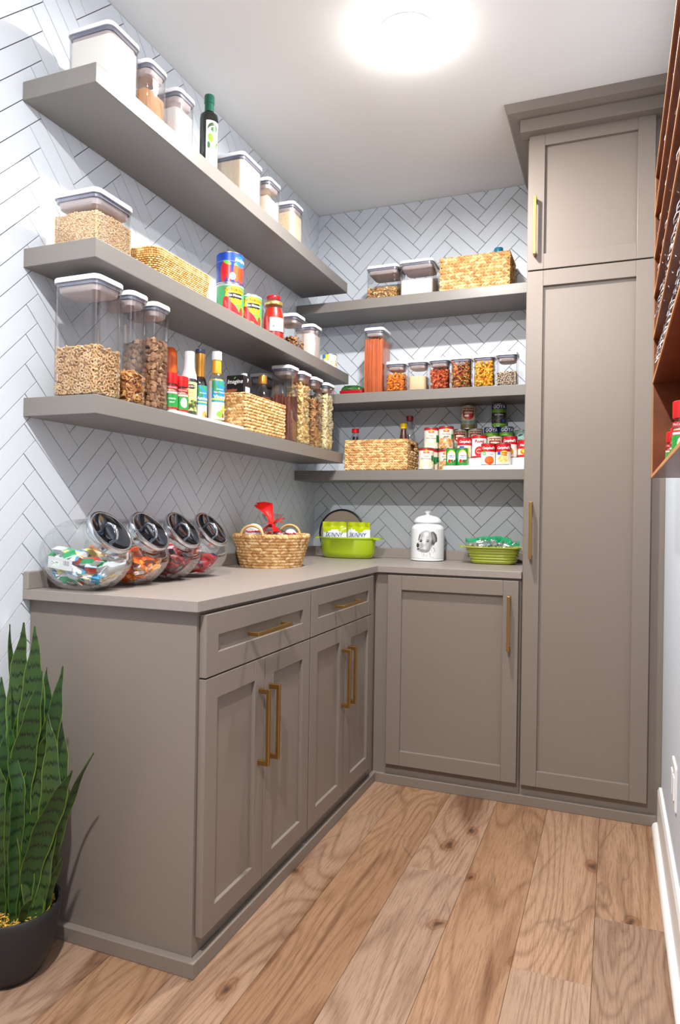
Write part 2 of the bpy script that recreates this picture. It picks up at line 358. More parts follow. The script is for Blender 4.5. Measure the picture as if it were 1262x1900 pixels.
def clip(poly, ax, lim, keep_greater):
    out = []
    for i in range(len(poly)):
        a, b = poly[i], poly[(i + 1) % len(poly)]
        ina = (a[ax] >= lim) == keep_greater; inb = (b[ax] >= lim) == keep_greater
        if ina: out.append(a)
        if ina != inb:
            t = (lim - a[ax]) / (b[ax] - a[ax]); out.append((a[0] + t * (b[0] - a[0]), a[1] + t * (b[1] - a[1])))
    return out
def herring(h0, h1, z0, z1, Wt, Lt, hph, zph, g=.0011):
    """clipped tile outlines (h, z); hph, zph = a lower V point of the pattern"""
    R = math.sqrt(.5); res = []
    u0 = (h0 - hph) ; Hn = int((h1 - h0) / (Lt * 1.414)) + 4; Kn = int((z1 - z0) / (Wt * 1.414)) + 12
    mb = int((h0 - hph) / (Lt * 1.414)) - 2; kb = int((z0 - zph) / (Wt * 1.414)) - 8
    for mm in range(mb, mb + Hn + 3):
        for k in range(kb, kb + Kn + 8):
            for kind in (0, 1):
                # tile in (u, v); u=(h+z)/sqrt2, v=(z-h)/sqrt2
                if kind == 0: a = (k * Wt + mm * Lt, k * Wt - mm * Lt); s = (Lt, Wt)
                else: a = (Lt + k * Wt + mm * Lt, (k + 1) * Wt - Lt - mm * Lt); s = (Wt, Lt)
                q = [(a[0] + g, a[1] + g), (a[0] + s[0] - g, a[1] + g), (a[0] + s[0] - g, a[1] + s[1] - g), (a[0] + g, a[1] + s[1] - g)]
                p = [((u - v) * R + hph - 1.41421356 * Lt, (u + v) * R + zph) for u, v in q]
                for ax, lim, kg in ((0, h0, True), (0, h1, False), (1, z0, True), (1, z1, False)):
                    if p: p = clip(p, ax, lim, kg)
                if len(p) < 3: continue
                ar = abs(sum(p[i][0] * p[(i + 1) % len(p)][1] - p[(i + 1) % len(p)][0] * p[i][1] for i in range(len(p)))) / 2
                if ar > 4e-5: res.append((p, sum(q_[0] for q_ in p) / len(p), sum(q_[1] for q_ in p) / len(p)))
    return res
def tile_mesh(p, to3, mb=None, d0=-.004, d1=0.):
    mb = mb or MB(); n = len(p); c = (sum(a[0] for a in p) / n, sum(a[1] for a in p) / n)
    ins = []
    for a in p:
        L_ = math.hypot(a[0] - c[0], a[1] - c[1]) or 1; k = 1 - .0006 / L_
        ins.append((c[0] + (a[0] - c[0]) * k, c[1] + (a[1] - c[1]) * k))
    loops = [[to3(a[0], a[1], d0) for a in p], [to3(a[0], a[1], d1 - .0005) for a in p], [to3(a[0], a[1], d1) for a in ins]]
    return mb.loft(loops, cap0=False)
def tile_wall(parent, tiles, to3, key, nmax):
    tiles.sort(key=key)
    for p, a, b in tiles[:nmax]: tile_mesh(p, to3, None, -.004, random.uniform(-.0004, .0002)).build('tile', M_tile, parent)
    if tiles[nmax:]:
        mb = MB()
        for p, a, b in tiles[nmax:]: tile_mesh(p, to3, mb)
        tag(mb.build('tile_field', M_tile, parent), kind='stuff')
t1 = herring(-.004, 1.155, .93, CEIL - .001, .0574, .2291, .238, 2.5395)
tile_wall(wb, t1, lambda h, z, d: (h, -d, z), lambda t: -t[2], 290)
t2 = herring(-3.05, .0, -.01, CEIL - .001, .0571, .2365, -1.7527, 1.2341)
t2 = [t for t in t2 if t[2] > .86 or t[1] < -1.78]
tile_wall(wl, t2, lambda h, z, d: (d, h, z), lambda t: (0 if t[1] > -2.5 else 50) + (5 if t[2] < 1.0 and t[1] > -1.93 else 0) + (t[1] + 1.95) ** 2 * 1.0 + (3 if t[1] < -2.35 else 0), 295)

# right baseboard and shoe moulding
mbb = MB()
prof = [(0, 0), (-.014, 0), (-.014, .135), (-.009, .149), (0, .149)]
mbb.loft([[(WX + a, y, z) for a, z in prof] for y in (YB, -.5865)])
bb = mbb.build('baseboard_right', M_white); tag(bb, kind='structure')
mq = MB(); q = [(-.014, 0)] + [(-.014 - .018 * math.cos(a), .02 * math.sin(a)) for a in np.linspace(0, PI / 2, 7)]
mq.loft([[(WX + a, y, z) for a, z in q] for y in (YB, -.5865)])
o = mq.build('shoe_moulding', M_white, bb, smooth=50)

# outlet plate on the right wall
t = thing('outlet_plate', 'white double wall plate low on the pale blue wall above the baseboard', 'wall plate', (WX, -1.16, .30))
mp_ = MB().loft([rr(.115, .13, .006, 0, 4), rr(.115, .13, .006, .004, 4), rr(.108, .123, .005, .006, 4)])
def plate_tf(mb, name, mm):
    o = mb.build(name, mm, t); o.rotation_euler = (0, -PI / 2, 0); o.location = (0, 0, .065); return o
Mr = np.array(Matrix.Rotation(PI / 2, 4, 'Z'))
mpp = MB(); mpp.loft([[tuple((Mr @ np.array([*p, 1]))[:3]) for p in l] for l in [rr(.115, .13, .006, 0, 4), rr(.115, .13, .006, .004, 4), rr(.108, .123, .005, .006, 4)]])
plate_tf(mpp, 'plate', M_white)
for yy in (-.028, .028):
    mpp = MB(); mpp.loft([[tuple((Mr @ np.array([p[0] + yy, p[1], p[2], 1]))[:3]) for p in l] for l in [rr(.034, .07, .004, .006, 4), rr(.034, .07, .004, .009, 4)]])
    plate_tf(mpp, 'socket', M_lid)

# cabinet base trim
def Lprof(mb, pts, z0, z1, th):
    """extruded strip following points, thickness to the left side"""
    pass
tr = MB().box((.01, -1.954, 0), (.5566, -1.932, .0384)).build('trim_1', M_cab, bevel=.002); tag(tr, kind='structure')
tr = MB().box((.5375, -1.932, 0), (.5566, -.565, .0384)).build('trim_2', M_cab, bevel=.002); tag(tr, kind='structure')
tr = MB().box((.5566, -.5845, 0), (WX - .0142, -.566, .0384)).build('trim_3', M_cab, bevel=.002); tag(tr, kind='structure')

# ceiling lights (flush discs); the first is in view
def ceiling_light(x, y, label, power):
    t = thing('ceiling_light', label, 'ceiling light', (x, y, CEIL))
    MB().lathe([(.092, 0), (.095, -.004), (.092, -.012), (.082, -.016)], 48, cap1=False, cap0=False).build('trim_ring', M_white, t, smooth=40)
    lm = mat('lit_diffuser', (1, 1, 1), .5, emit=(1, .99, .97), es=power)
    MB().lathe([(.088, -.012), (.092, -.03), (.085, -.048), (.062, -.064), (.03, -.072), (.001, -.074)], 48, cap0=False).build('diffuser', lm, t, smooth=60)
ceiling_light(0.8312, -1.2031, 'glowing round white flush disc light on the ceiling above the counter', 22)
ceiling_light(1.06, -3.12, 'round white flush disc light on the ceiling nearer the entrance', 28)

# ================================================================== CABINETS
# wl: frame helper. Doors are built in a local frame: width along X, up along Z, front towards -Y, back at y=0
ST = .0565
def shaker(name, w_, h_, parent, loc, rz, handle=None, th=.02, st=ST):
    p = boxo(name, (st - .004, -.0095, st - .004), (w_ - st + .004, -.002, h_ - st + .004), M_cab, parent)
    p.location = loc; p.rotation_euler = (0, 0, rz)
    for x0 in (0, w_ - st): boxo('stile', (x0, -th, 0), (x0 + st, 0, h_), M_cab, p, bevel=.0012)
    for z0 in (0, h_ - st): boxo('rail', (st + .0003, -th + .0004, z0), (w_ - st - .0003, 0, z0 + st), M_cab, p, bevel=.0012)
    if handle:
        hx, hz, vert, Lh = handle; b = MB(); s = .0055
        if vert:
            b.box((hx - s, -th - .034, hz), (hx + s, -th - .024, hz + Lh))
            for z in (hz + .0, hz + Lh - .014): b.box((hx - s, -th - .026, z), (hx + s, -th + .0005, z + .014))
        else:
            b.box((hx, -th - .034, hz - s), (hx + Lh, -th - .024, hz + s))
            for x in (hx, hx + Lh - .014): b.box((x, -th - .026, hz - s), (x + .014, -th + .0005, hz + s))
        b.build('handle', M_brass, p, bevel=.0012)
    return p
ZT = .8864
# left run: unit against the wall, doors face +x => rz = +90deg: local X -> +Y, local -Y -> +X
def left_unit(y0, y1, label, end, split):
    t = thing('base_cabinet', label, 'cabinet', (.27, (y0 + y1) / 2, 0))
    ox, oy = -.27, -(y0 + y1) / 2
    a = y0 - (.008 if end else 0)
    boxo('carcass', (.004 + ox, a + oy, .0), (.5365 + ox, y1 - .0006 + oy, ZT - .0006), M_cab, t, bevel=.001)
    if end: pass
    X = .538 + ox; w_ = y1 - y0 - .006
    shaker('drawer', w_, .156, t, (X, y0 + .003 + oy, .7205), PI / 2, (w_ / 2 - .108, .078, False, .216))
    d1 = split - y0 - .0045; d2 = y1 - split - .0045
    shaker('door', d1, .634, t, (X, y0 + .003 + oy, .0825), PI / 2, (d1 - .030, .335, True, .216))
    shaker('door', d2, .634, t, (X, split + .0015 + oy, .0825), PI / 2, (.030, .335, True, .216))
    return t
left_unit(-1.924, -1.288, 'grey base cabinet nearest the plant, one drawer over two tall doors', True, -1.608)
left_unit(-1.286, -.646, 'grey base cabinet by the inner corner, one drawer over two doors', False, -.962)
# back run: corner unit + door
t = thing('base_cabinet', 'grey corner base cabinet with one wide door under the back counter', 'cabinet', (.85, -.28, 0))
boxo('carcass', (.5385 - .85, -.5645 + .28, 0), (1.1490 - .85, -.004 + .28, ZT - .0006), M_cab, t, bevel=.001)
boxo('filler', (.003 - .85, -.6438 + .28, 0), (.5368 - .85, -.004 + .28, ZT - .0006), M_cab, t)
shaker('door', .538, .794, t, (.602 - .85, -.5655 + .28, .0835), 0, (.504, .52, True, .216), th=.024, st=.06)
# tall cabinet
t = thing('tall_cabinet', 'tall grey pantry cupboard with two stacked doors reaching the ceiling', 'cupboard', (1.405, -.28, 0))
ox, oy = -1.405, .28
boxo('carcass', (1.1505 + ox, -.5645 + oy, 0), (WX - .0005 + ox, -.004 + oy, 2.68), M_cab, t, bevel=.001)
shaker('door', .4545, 2.011, t, (1.156 + ox, -.5655 + oy, .082), 0, (.028, .886, True, .222), th=.024, st=.06)
shaker('door', .4545, .543, t, (1.156 + ox, -.5655 + oy, 2.0985), 0, (.028, .052, True, .225), th=.024, st=.06)
cr_ = MB(); cr_.box((1.125, -.628, 2.622), (WX, -.004, 2.6745)); cr_.box((1.127, -.602, 2.617), (WX, -.004, 2.64))
o = MB().box((1.125 + ox, -.63 + oy, 2.626), (WX - .0005 + ox, -.5655 + oy, 2.6745)).box((1.125 + ox, -.5655 + oy, 2.626), (1.150 + ox, -.004 + oy, 2.6745)).build('frieze', M_cab, t, bevel=.0015)
lp = [(-.0, 2.6745), (.012, 2.6745), (.042, 2.683), (.055, 2.7145), (0, 2.7145)]
cm_ = MB()
x0, y0 = 1.125 + ox, -.63 + oy
cm_.loft([[(x0 - a, -.004 + oy, z) for a, z in lp], [(x0 - a, y0 - a, z) for a, z in lp], [(WX - .0005 + ox, y0 - a, z) for a, z in lp]])
cm_.box((x0, y0, 2.6745), (WX - .0005 + ox, -.004 + oy, 2.7145))
cm_.build('crown', M_cab, t)

# worktop with upstand
T_ = .0276
t = thing('worktop', 'taupe laminate L-shaped worktop running into the back corner', 'worktop', (.3, -.3, ZT))
mw = MB(); P = [(.001, -1.9575), (.5551, -1.9575), (.5551, -.582), (1.1495, -.582), (1.1495, -.0015), (.001, -.0015)]
mw.loft([[(x - .3, y + .3, 0.0002) for x, y in P], [(x - .3, y + .3, T_) for x, y in P]])
mw.build('top', M_top, t, bevel=.0015)
tag(boxo('trim_4', (.001, -1.957, .9142), (.0205, -.0015, .961), M_top, None, bevel=.0015), kind='structure')
tag(boxo('trim_5', (.0207, -.0205, .9142), (1.1495, -.0015, .961), M_top, None, bevel=.0015), kind='structure')

# floating shelves
SH = dict(l1=(2.2713, .2443, -1.9864, -.1928), l2=(1.8295, .2420, -1.9742, -.150), l3=(1.4298, .2428, -1.9662, -.212),
          b1=(2.1637, .2598), b2=(1.7160, .252), b3=(1.3429, .2514))
names = {'l1': 'highest grey floating shelf on the left wall', 'l2': 'middle grey floating shelf on the left wall', 'l3': 'lowest grey floating shelf on the left wall',
         'b1': 'highest grey floating shelf on the back wall', 'b2': 'middle grey floating shelf on the back wall', 'b3': 'lowest grey floating shelf on the back wall'}
for k, s in SH.items():
    if k[0] == 'l': o = boxo('floating_shelf', (.0008, s[2], -.0503), (s[1], s[3], 0), M_shelf, bevel=.0018); o.location = (0, 0, s[0])
    else: o = boxo('floating_shelf', (.0008, -s[1], -.0475), (1.1497, -.0008, 0), M_shelf, bevel=.0018); o.location = (0, 0, s[0])
    tag(o, names[k], 'shelf')
ZL1, ZL2, ZL3, ZB1, ZB2, ZB3, ZC = [SH[k][0] + .0003 for k in ('l1', 'l2', 'l3', 'b1', 'b2', 'b3')] + [.9143]

# ================================================================== PIECE TEMPLATES (unit size about 1)
def t_spindle(n=6, m=3, flat=1., pw=.8):
    v = [(0, 0, -.5)]; f = []
    for i in range(m):
        z = -.5 + (i + 1) / (m + 1); r = .5 * math.sin(PI * (i + 1) / (m + 1)) ** pw
        v += [(r * math.cos(a), r * flat * math.sin(a), z) for a in np.arange(n) * 2 * PI / n]
    v.append((0, 0, .5)); e = len(v) - 1
    for j in range(n):
        f.append((0, 1 + (j + 1) % n, 1 + j))
        for i in range(m - 1): f.append((1 + i * n + j, 1 + i * n + (j + 1) % n, 1 + (i + 1) * n + (j + 1) % n, 1 + (i + 1) * n + j))
        f.append((1 + (m - 1) * n + j, 1 + (m - 1) * n + (j + 1) % n, e))
    return np.array(v), f
def t_ring(n=12, k=6, r=.155):
    v = []; f = []
    for i in range(n):
        a = i * 2 * PI / n
        for j in range(k):
            b = j * 2 * PI / k; q = .33 + r * math.cos(b); v.append((q * math.cos(a), q * math.sin(a), r * math.sin(b)))
    for i in range(n):
        for j in range(k): f.append((i * k + j, ((i + 1) % n) * k + j, ((i + 1) % n) * k + (j + 1) % k, i * k + (j + 1) % k))
    return np.array(v), f
def t_slab(pts, th, bend=0.):
    n = len(pts); c = np.mean(pts, 0); v = []
    for z in (-th / 2, th / 2): v += [(p[0], p[1], z + bend * (p[0] ** 2 + .6 * p[1] ** 2)) for p in pts] + [(c[0], c[1], z)]
    f = []
    for i in range(n):
        j = (i + 1) % n; f += [(i, j, n + 1 + j, n + 1 + i), (j, i, n), (n + 1 + i, n + 1 + j, 2 * n + 1)]
    return np.array(v), f
def t_flake(): return t_slab([(.5 * math.cos(a) * random.uniform(.7, 1), .4 * math.sin(a) * random.uniform(.7, 1)) for a in np.arange(7) * 2 * PI / 7], .07, .9)
def t_nugget():
    v, f = t_spindle(6, 3, 1., .45); v = v * np.array([random.uniform(.7, 1), random.uniform(.6, .9), 1]); v += rng.uniform(-.07, .07, v.shape); return v, f
def t_tube(L=1., r=.16, bend=0., n=7, k=4):
    mb = MB(); mb.tube([(bend * (t * t) * L, 0, (t - .5 * 0) * L * .5) for t in np.linspace(-1, 1, k)], r, n); return np.concatenate(mb.v), mb.f
def t_cup():
    v = []; f = []; n = 8
    for r, z in ((.12, -.3), (.42, -.12), (.5, .2), (.4, .25), (.3, -.02)): v += [(r * math.cos(a) * 1.15, r * math.sin(a) * .75, z + .15 * math.cos(2 * a)) for a in np.arange(n) * 2 * PI / n]
    for i in range(4):
        for j in range(n): f.append((i * n + j, i * n + (j + 1) % n, (i + 1) * n + (j + 1) % n, (i + 1) * n + j))
    f.append(tuple(range(n - 1, -1, -1))); f.append(tuple(range(4 * n, 5 * n))); return np.array(v), f
def t_twist():
    v = []; f = []; K = 9
    for i in range(K):
        a = i * .8; z = (i / (K - 1) - .5)
        for s in (-1, 1):
            for d in (-.03, .03): v.append((s * .2 * math.cos(a) - d * math.sin(a), s * .2 * math.sin(a) + d * math.cos(a), z))
    for i in range(K - 1):
        o = i * 4
        for a, b in ((0, 1), (1, 3), (3, 2), (2, 0)): f.append((o + a, o + b, o + 4 + b, o + 4 + a))
    return np.array(v), f
def t_star():
    return t_slab([(.5 * math.cos(a), .5 * math.sin(a)) for a in (PI / 2, PI / 2 + 2.09, PI / 2 + 4.19)], .08, .5)
def rand_rot(mode='any'):
    if mode == 'any': return np.array(Matrix.Rotation(random.uniform(0, 6.28), 3, Vector(rng.normal(size=3)).normalized()) @ Matrix.Rotation(random.uniform(0, 6.28), 3, 'X'))
    if mode == 'up': return np.array(Matrix.Rotation(random.uniform(0, 6.28), 3, 'Z') @ Matrix.Rotation(random.uniform(-.15, .15), 3, 'X'))
def face_rot(fc):
    j = np.array(Matrix.Rotation(random.uniform(-.42, .42), 3, 'X') @ Matrix.Rotation(random.uniform(-.42, .42), 3, 'Y'))
    base = {0: Matrix.Rotation(PI / 2, 3, 'Y'), 1: Matrix.Rotation(PI / 2, 3, 'X'), 2: Matrix.Identity(3)}[fc]
    return np.array(base) @ j
def scatter_shell(mb, templ, size, bx, by, z0, z1, pitch, mode='any', hump=0., tin=.5, box=False, mi=0):
    """pieces over the four sides and the top of a block; bx, by half sizes"""
    P = []
    def J(): return random.uniform(-.4, .4) * pitch
    e = size * tin
    nx, ny, nz = max(1, int(2 * bx / pitch)), max(1, int(2 * by / pitch)), max(1, int((z1 - z0) / pitch))
    zs = lambda i: z0 + (i + .5) * (z1 - z0) / nz
    for i in range(nz):
        for j in range(nx):
            x = -bx + (j + .5) * 2 * bx / nx
            for s in (-1, 1): P.append((x + J(), s * (by - e), zs(i) + J(), 1))
        for j in range(ny):
            y = -by + (j + .5) * 2 * by / ny
            for s in (-1, 1): P.append((s * (bx - e), y + J(), zs(i) + J(), 0))
    for i in range(nx):
        for j in range(ny):
            x = -bx + (i + .5) * 2 * bx / nx + J(); y = -by + (j + .5) * 2 * by / ny + J()
            P.append((x, y, z1 + hump * (1 - (x / bx) ** 2 - (y / by) ** 2) + random.uniform(-.3, .3) * size, 2))
    for *p, fc in P:
        T = templ if isinstance(templ, tuple) else random.choice(templ)
        v, f = T; v = (v * size * random.uniform(.85, 1.12)) @ (rand_rot('any' if mode == 'face' else mode) if mode != 'face' or random.random() < .12 else face_rot(fc)).T
        v = v + np.array(p)
        # keep inside the container
        for ax, lim in ((0, bx), (1, by)):
            mx_ = v[:, ax].max(); mn = v[:, ax].min()
            if mx_ > lim: v[:, ax] -= mx_ - lim
            if mn < -lim: v[:, ax] += -lim - mn
        if v[:, 2].min() < z0: v[:, 2] += z0 - v[:, 2].min()
        mb.add(v, f, mi)
    return mb

# ================================================================== STORAGE CONTAINERS
def fill_container(t, sx, sy, fill, fh, core_col, isl, r):
    bx, by = sx / 2 - .0045, sy / 2 - .0045
    kind = fill[0]
    if kind == 'powder':
        n = 14; mb = MB(); L_ = [rr(2 * bx, 2 * by, r, .0042, 6), rr(2 * bx, 2 * by, r, fh - .004, 6)]
        amp = fill[1]
        for k in (.9, .7, .45, .2):
            L_.append([(x * k, y * k, fh + amp * (mnoise.noise(Vector((x * k * 30 + sx * 99, y * k * 30, 1)))) + amp * (1 - k)) for x, y, z in rr(2 * bx, 2 * by, r, 0, 6)])
        L_[1] = [(x, y, fh + amp * mnoise.noise(Vector((x * 30 + sx * 99, y * 30, 1)))) for x, y, z in rr(2 * bx, 2 * by, r, 0, 6)]
        mb.loft(L_); o = mb.build(fill[2], isl, t, smooth=60)
        return o
    mb = MB(); T, size, pitch, mode, hump = fill[1], fill[3], fill[4], fill[5], fill[6]
    k = .72 if size > .012 else .9
    ins = size * .55
    mb.loft([rr(2 * (bx - ins), 2 * (by - ins), r, .006, 4), rr(2 * (bx - ins), 2 * (by - ins), r, fh - ins, 4)], mi=1)
    scatter_shell(mb, T, size, bx, by, .0045, fh, pitch, mode, hump)
    o = mb.build(fill[2], [isl, core_col], t, smooth=40); tag(o, kind='stuff'); return o
def container(label, sx, sy, h, x, y, z, fill, fh, isl, core=None, rz=0, group=None, r=.018):
    t = thing('storage_container', label, 'container', (x, y, z), rz, group)
    mb = MB(); hb = h - .012
    L_ = [rr(sx - .008, sy - .008, r, .0, 5), rr(sx - .003, sy - .003, r, .006, 5), rr(sx - .002, sy - .002, r, hb, 5), rr(sx - .0045, sy - .0045, r, hb, 5), rr(sx - .0065, sy - .0065, r, .008, 5), rr(sx - .012, sy - .012, r, .0035, 5)]
    mb.loft(L_); mb.build('body', M_clear, t, smooth=50)
    l = MB().loft([rr(sx + .003, sy + .003, r + .002, h - .0135, 6), rr(sx + .003, sy + .003, r + .002, h - .003, 6), rr(sx - .002, sy - .002, r, h, 6), rr(.05, .05, .024, h, 6), rr(.048, .048, .022, h - .001, 6), rr(.046, .046, .022, h + .0005, 6)]).build('lid', M_lid, t, smooth=40)
    MB().loft([rr(sx - .007, sy - .007, r, h - .023, 6), rr(sx - .0065, sy - .0065, r, h - .0137, 6)]).build('seal', M_seal, l, smooth=50)
    MB().loft([rr(sx - .034, sy - .034, r, h - .042, 5), rr(sx - .02, sy - .02, r, h - .038, 5), rr(sx - .014, sy - .014, r, h - .0233, 5)]).build('plug', M_plug, l, smooth=50)
    if fill: fill_container(t, sx, sy, fill, fh, core or isl, isl, r)
    return t
pw = lambda name, col, **k: mat(name, col, .9, bump=.5, bscale=500, **k)
F_flour = pw('flour', rgb(242, 236, 226)); F_sugar = pw('sugar', rgb(245, 240, 236)); F_brown = pw('brown_sugar', rgb(196, 146, 106)); F_tanf = pw('wheat_flour', rgb(238, 216, 188), var=.05, vscale=90)
F_meal = pw('corn_meal', rgb(232, 202, 166), var=.16, vscale=220); F_rice = mat_isl('brown_rice_grain', [rgb(206, 170, 128), rgb(224, 194, 150), rgb(188, 148, 108), rgb(232, 208, 170)], .7)
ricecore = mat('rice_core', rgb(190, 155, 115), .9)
sp = [t_spindle(5, 2, 1, .8)]
P = 'powder'
x_ = .232
s = .104
container('biggest lidded tub of white flour on the highest left shelf', .150, .128, .160, x_ - .075, -1.855, ZL1, (P, .006, 'flour'), .125, F_flour)
container('lidded tub of brown sugar on the highest left shelf, second from its near end', s, .092, .160, x_ - s / 2, -1.708, ZL1, (P, .012, 'sugar'), .075, F_brown)
container('lidded tub of white sugar on the highest left shelf beside the green glass bottle', s, .096, .160, x_ - s / 2, -1.562, ZL1, (P, .010, 'sugar'), .100, F_sugar)
container('wide lidded tub of tan flour on the highest left shelf past the green bottle', .150, .150, .160, x_ - .075, -1.135, ZL1, (P, .004, 'flour'), .132, F_tanf)
container('small lidded tub of pale oat flour, second from the far end of the highest shelf', s, .104, .160, x_ - s / 2, -.955, ZL1, (P, .016, 'meal'), .085, pw('oat_flour', rgb(240, 222, 196), var=.1, vscale=150))
container('small lidded tub of cream crumbs at the far end of the highest left shelf', s, .104, .160, x_ - s / 2, -.738, ZL1, (P, .010, 'crumbs'), .115, F_meal)

# left shelf 2
container('wide lidded tub half full of brown rice on the middle left shelf', .150, .150, .138, x_ - .072, -1.888, ZL2, ('p', sp, 'rice', .0075, .0042, 'any', .012), .078, F_rice, ricecore)
trail = mat_isl('trail_mix', [rgb(120, 60, 40), rgb(200, 150, 90), rgb(70, 35, 25), rgb(225, 190, 90), rgb(150, 95, 60)], .5)
container('small lidded tub with a little trail mix beside the tomato sauce jar', s, .104, .145, x_ - s / 2, -.70, ZL2, ('p', [t_nugget() for _ in range(5)], 'trail_mix', .014, .010, 'any', .004), .042, trail)
container('small lidded tub of white powder at the far end of the middle left shelf', s, .100, .148, x_ - s / 2, -.515, ZL2, (P, .006, 'powder'), .105, F_flour)

# left shelf 3 cereals and pastas
ring = [t_ring()]
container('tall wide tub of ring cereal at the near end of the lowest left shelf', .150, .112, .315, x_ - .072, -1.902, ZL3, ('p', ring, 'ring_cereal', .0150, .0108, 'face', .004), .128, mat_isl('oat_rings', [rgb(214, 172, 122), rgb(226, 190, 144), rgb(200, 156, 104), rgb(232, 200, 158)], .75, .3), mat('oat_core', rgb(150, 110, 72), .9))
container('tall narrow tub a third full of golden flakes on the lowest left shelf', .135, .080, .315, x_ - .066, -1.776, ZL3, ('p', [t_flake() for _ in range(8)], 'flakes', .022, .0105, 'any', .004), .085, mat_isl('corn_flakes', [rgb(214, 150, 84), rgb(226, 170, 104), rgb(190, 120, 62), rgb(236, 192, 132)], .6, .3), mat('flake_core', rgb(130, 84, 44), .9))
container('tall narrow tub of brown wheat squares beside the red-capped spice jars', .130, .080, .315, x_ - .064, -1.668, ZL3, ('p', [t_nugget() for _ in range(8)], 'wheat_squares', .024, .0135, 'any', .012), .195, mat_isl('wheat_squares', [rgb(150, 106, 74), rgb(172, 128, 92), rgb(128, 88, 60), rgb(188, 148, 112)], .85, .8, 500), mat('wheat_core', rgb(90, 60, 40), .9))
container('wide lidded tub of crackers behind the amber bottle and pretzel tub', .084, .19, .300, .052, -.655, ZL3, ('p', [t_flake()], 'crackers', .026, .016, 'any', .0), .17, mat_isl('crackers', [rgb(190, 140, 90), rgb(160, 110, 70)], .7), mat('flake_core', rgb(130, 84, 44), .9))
rods = [t_tube(1.0, .05, .0, 6, 4)]
container('tall tub of dark reddish pretzel rods, first of the four round-cornered pasta tubs', .092, .098, .315, .188, -.755, ZL3, None, 0, M_clear)
rm = MB(); rnd = random.Random(3)
for i in range(6):
    for j in range(6):
        if 0 < i < 5 and 0 < j < 5: continue
        x = -.034 + i * .0136 + rnd.uniform(-.001, .001); y = -.037 + j * .0148 + rnd.uniform(-.001, .001); hh = .19 + rnd.uniform(-.02, .01)
        rm.tube([(x + rnd.uniform(-.002, .002), y + rnd.uniform(-.002, .002), .005 + k * hh / 6) for k in range(7)], .0062, 7, rr=[.0062 * rnd.uniform(.85, 1.08) for _ in range(7)])
tall = [o for o in C.objects if o.get('label', '').startswith('tall tub of dark reddish')][0]
rm.build('pretzel_rods', mat('pretzel_brown', rgb(112, 52, 32), .6, bump=1., bscale=700, var=.5, vscale=240), tall, smooth=50)
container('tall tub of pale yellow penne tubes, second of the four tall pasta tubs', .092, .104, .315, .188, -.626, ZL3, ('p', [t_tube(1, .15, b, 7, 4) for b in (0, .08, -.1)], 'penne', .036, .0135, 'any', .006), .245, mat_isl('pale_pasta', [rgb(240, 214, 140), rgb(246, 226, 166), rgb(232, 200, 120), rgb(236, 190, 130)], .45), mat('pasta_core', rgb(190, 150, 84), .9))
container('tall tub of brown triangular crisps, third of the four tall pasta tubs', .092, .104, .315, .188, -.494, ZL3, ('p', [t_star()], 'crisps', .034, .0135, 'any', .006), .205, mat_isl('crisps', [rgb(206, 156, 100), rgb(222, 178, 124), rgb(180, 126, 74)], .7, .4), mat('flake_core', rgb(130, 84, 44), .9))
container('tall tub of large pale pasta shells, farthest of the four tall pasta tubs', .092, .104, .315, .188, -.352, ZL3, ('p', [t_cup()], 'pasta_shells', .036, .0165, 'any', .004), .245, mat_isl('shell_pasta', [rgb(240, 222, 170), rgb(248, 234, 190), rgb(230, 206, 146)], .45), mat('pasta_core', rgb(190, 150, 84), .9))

# back shelves
yb_ = -.155
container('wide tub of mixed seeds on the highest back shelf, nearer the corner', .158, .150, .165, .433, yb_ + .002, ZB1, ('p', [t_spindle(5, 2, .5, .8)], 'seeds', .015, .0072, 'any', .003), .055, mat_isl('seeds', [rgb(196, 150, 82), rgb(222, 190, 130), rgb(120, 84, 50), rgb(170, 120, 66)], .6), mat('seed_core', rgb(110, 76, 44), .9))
container('wide tub of pale rice beside the basket on the highest back shelf', .165, .150, .172, .602, yb_ + .002, ZB1, (P, .004, 'rice'), .078, pw('pale_rice', rgb(236, 218, 208), var=.06, vscale=300))
t = container('tall tub of orange spaghetti standing on the middle back shelf', .100, .130, .315, .396, -.165, ZB2, None, 0, M_clear)
sm = MB()
for i in range(24):
    for j in range(30):
        x = -.044 + i * .088 / 23; y = -.058 + j * .116 / 29
        if 2 < i < 21 and 2 < j < 27: continue
        sm.tube([(x * .96 + rng.uniform(-.0015, .0015), y * .96 + rng.uniform(-.0015, .0015), .005), (x + rng.uniform(-.0005, .0005), y + rng.uniform(-.0005, .0005), .12), (x * .97 + rng.uniform(-.0015, .0015), y * .97 + rng.uniform(-.0015, .0015), .258 + random.uniform(-.006, .006))], .0019, 5)
sm.box((-.038, -.05, .006), (.038, .05, .25))
tag(sm.build('spaghetti', mat_isl('orange_spaghetti', [rgb(200, 96, 52), rgb(212, 112, 64), rgb(186, 84, 44)], .5), t), kind='stuff')
SM = .094; ysm = -.192; hs_ = .143
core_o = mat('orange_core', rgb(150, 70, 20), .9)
container('small square tub of orange cheese puffs, first of the six small tubs from the corner', SM, SM, hs_, .509, ysm, ZB2, ('p', [t_tube(1, .28, b, 7, 4) for b in (.2, -.2)], 'puffs', .017, .0105, 'any', .003), .078, mat_isl('orange_puffs', [rgb(232, 128, 30), rgb(240, 148, 48), rgb(214, 108, 22)], .6, .4), core_o)
container('small square tub of pale grain, second of the six small tubs from the corner', SM, SM, hs_ + .001, .616, ysm, ZB2, (P, .003, 'grain'), .066, pw('pale_grain', rgb(226, 196, 156), var=.22, vscale=420))
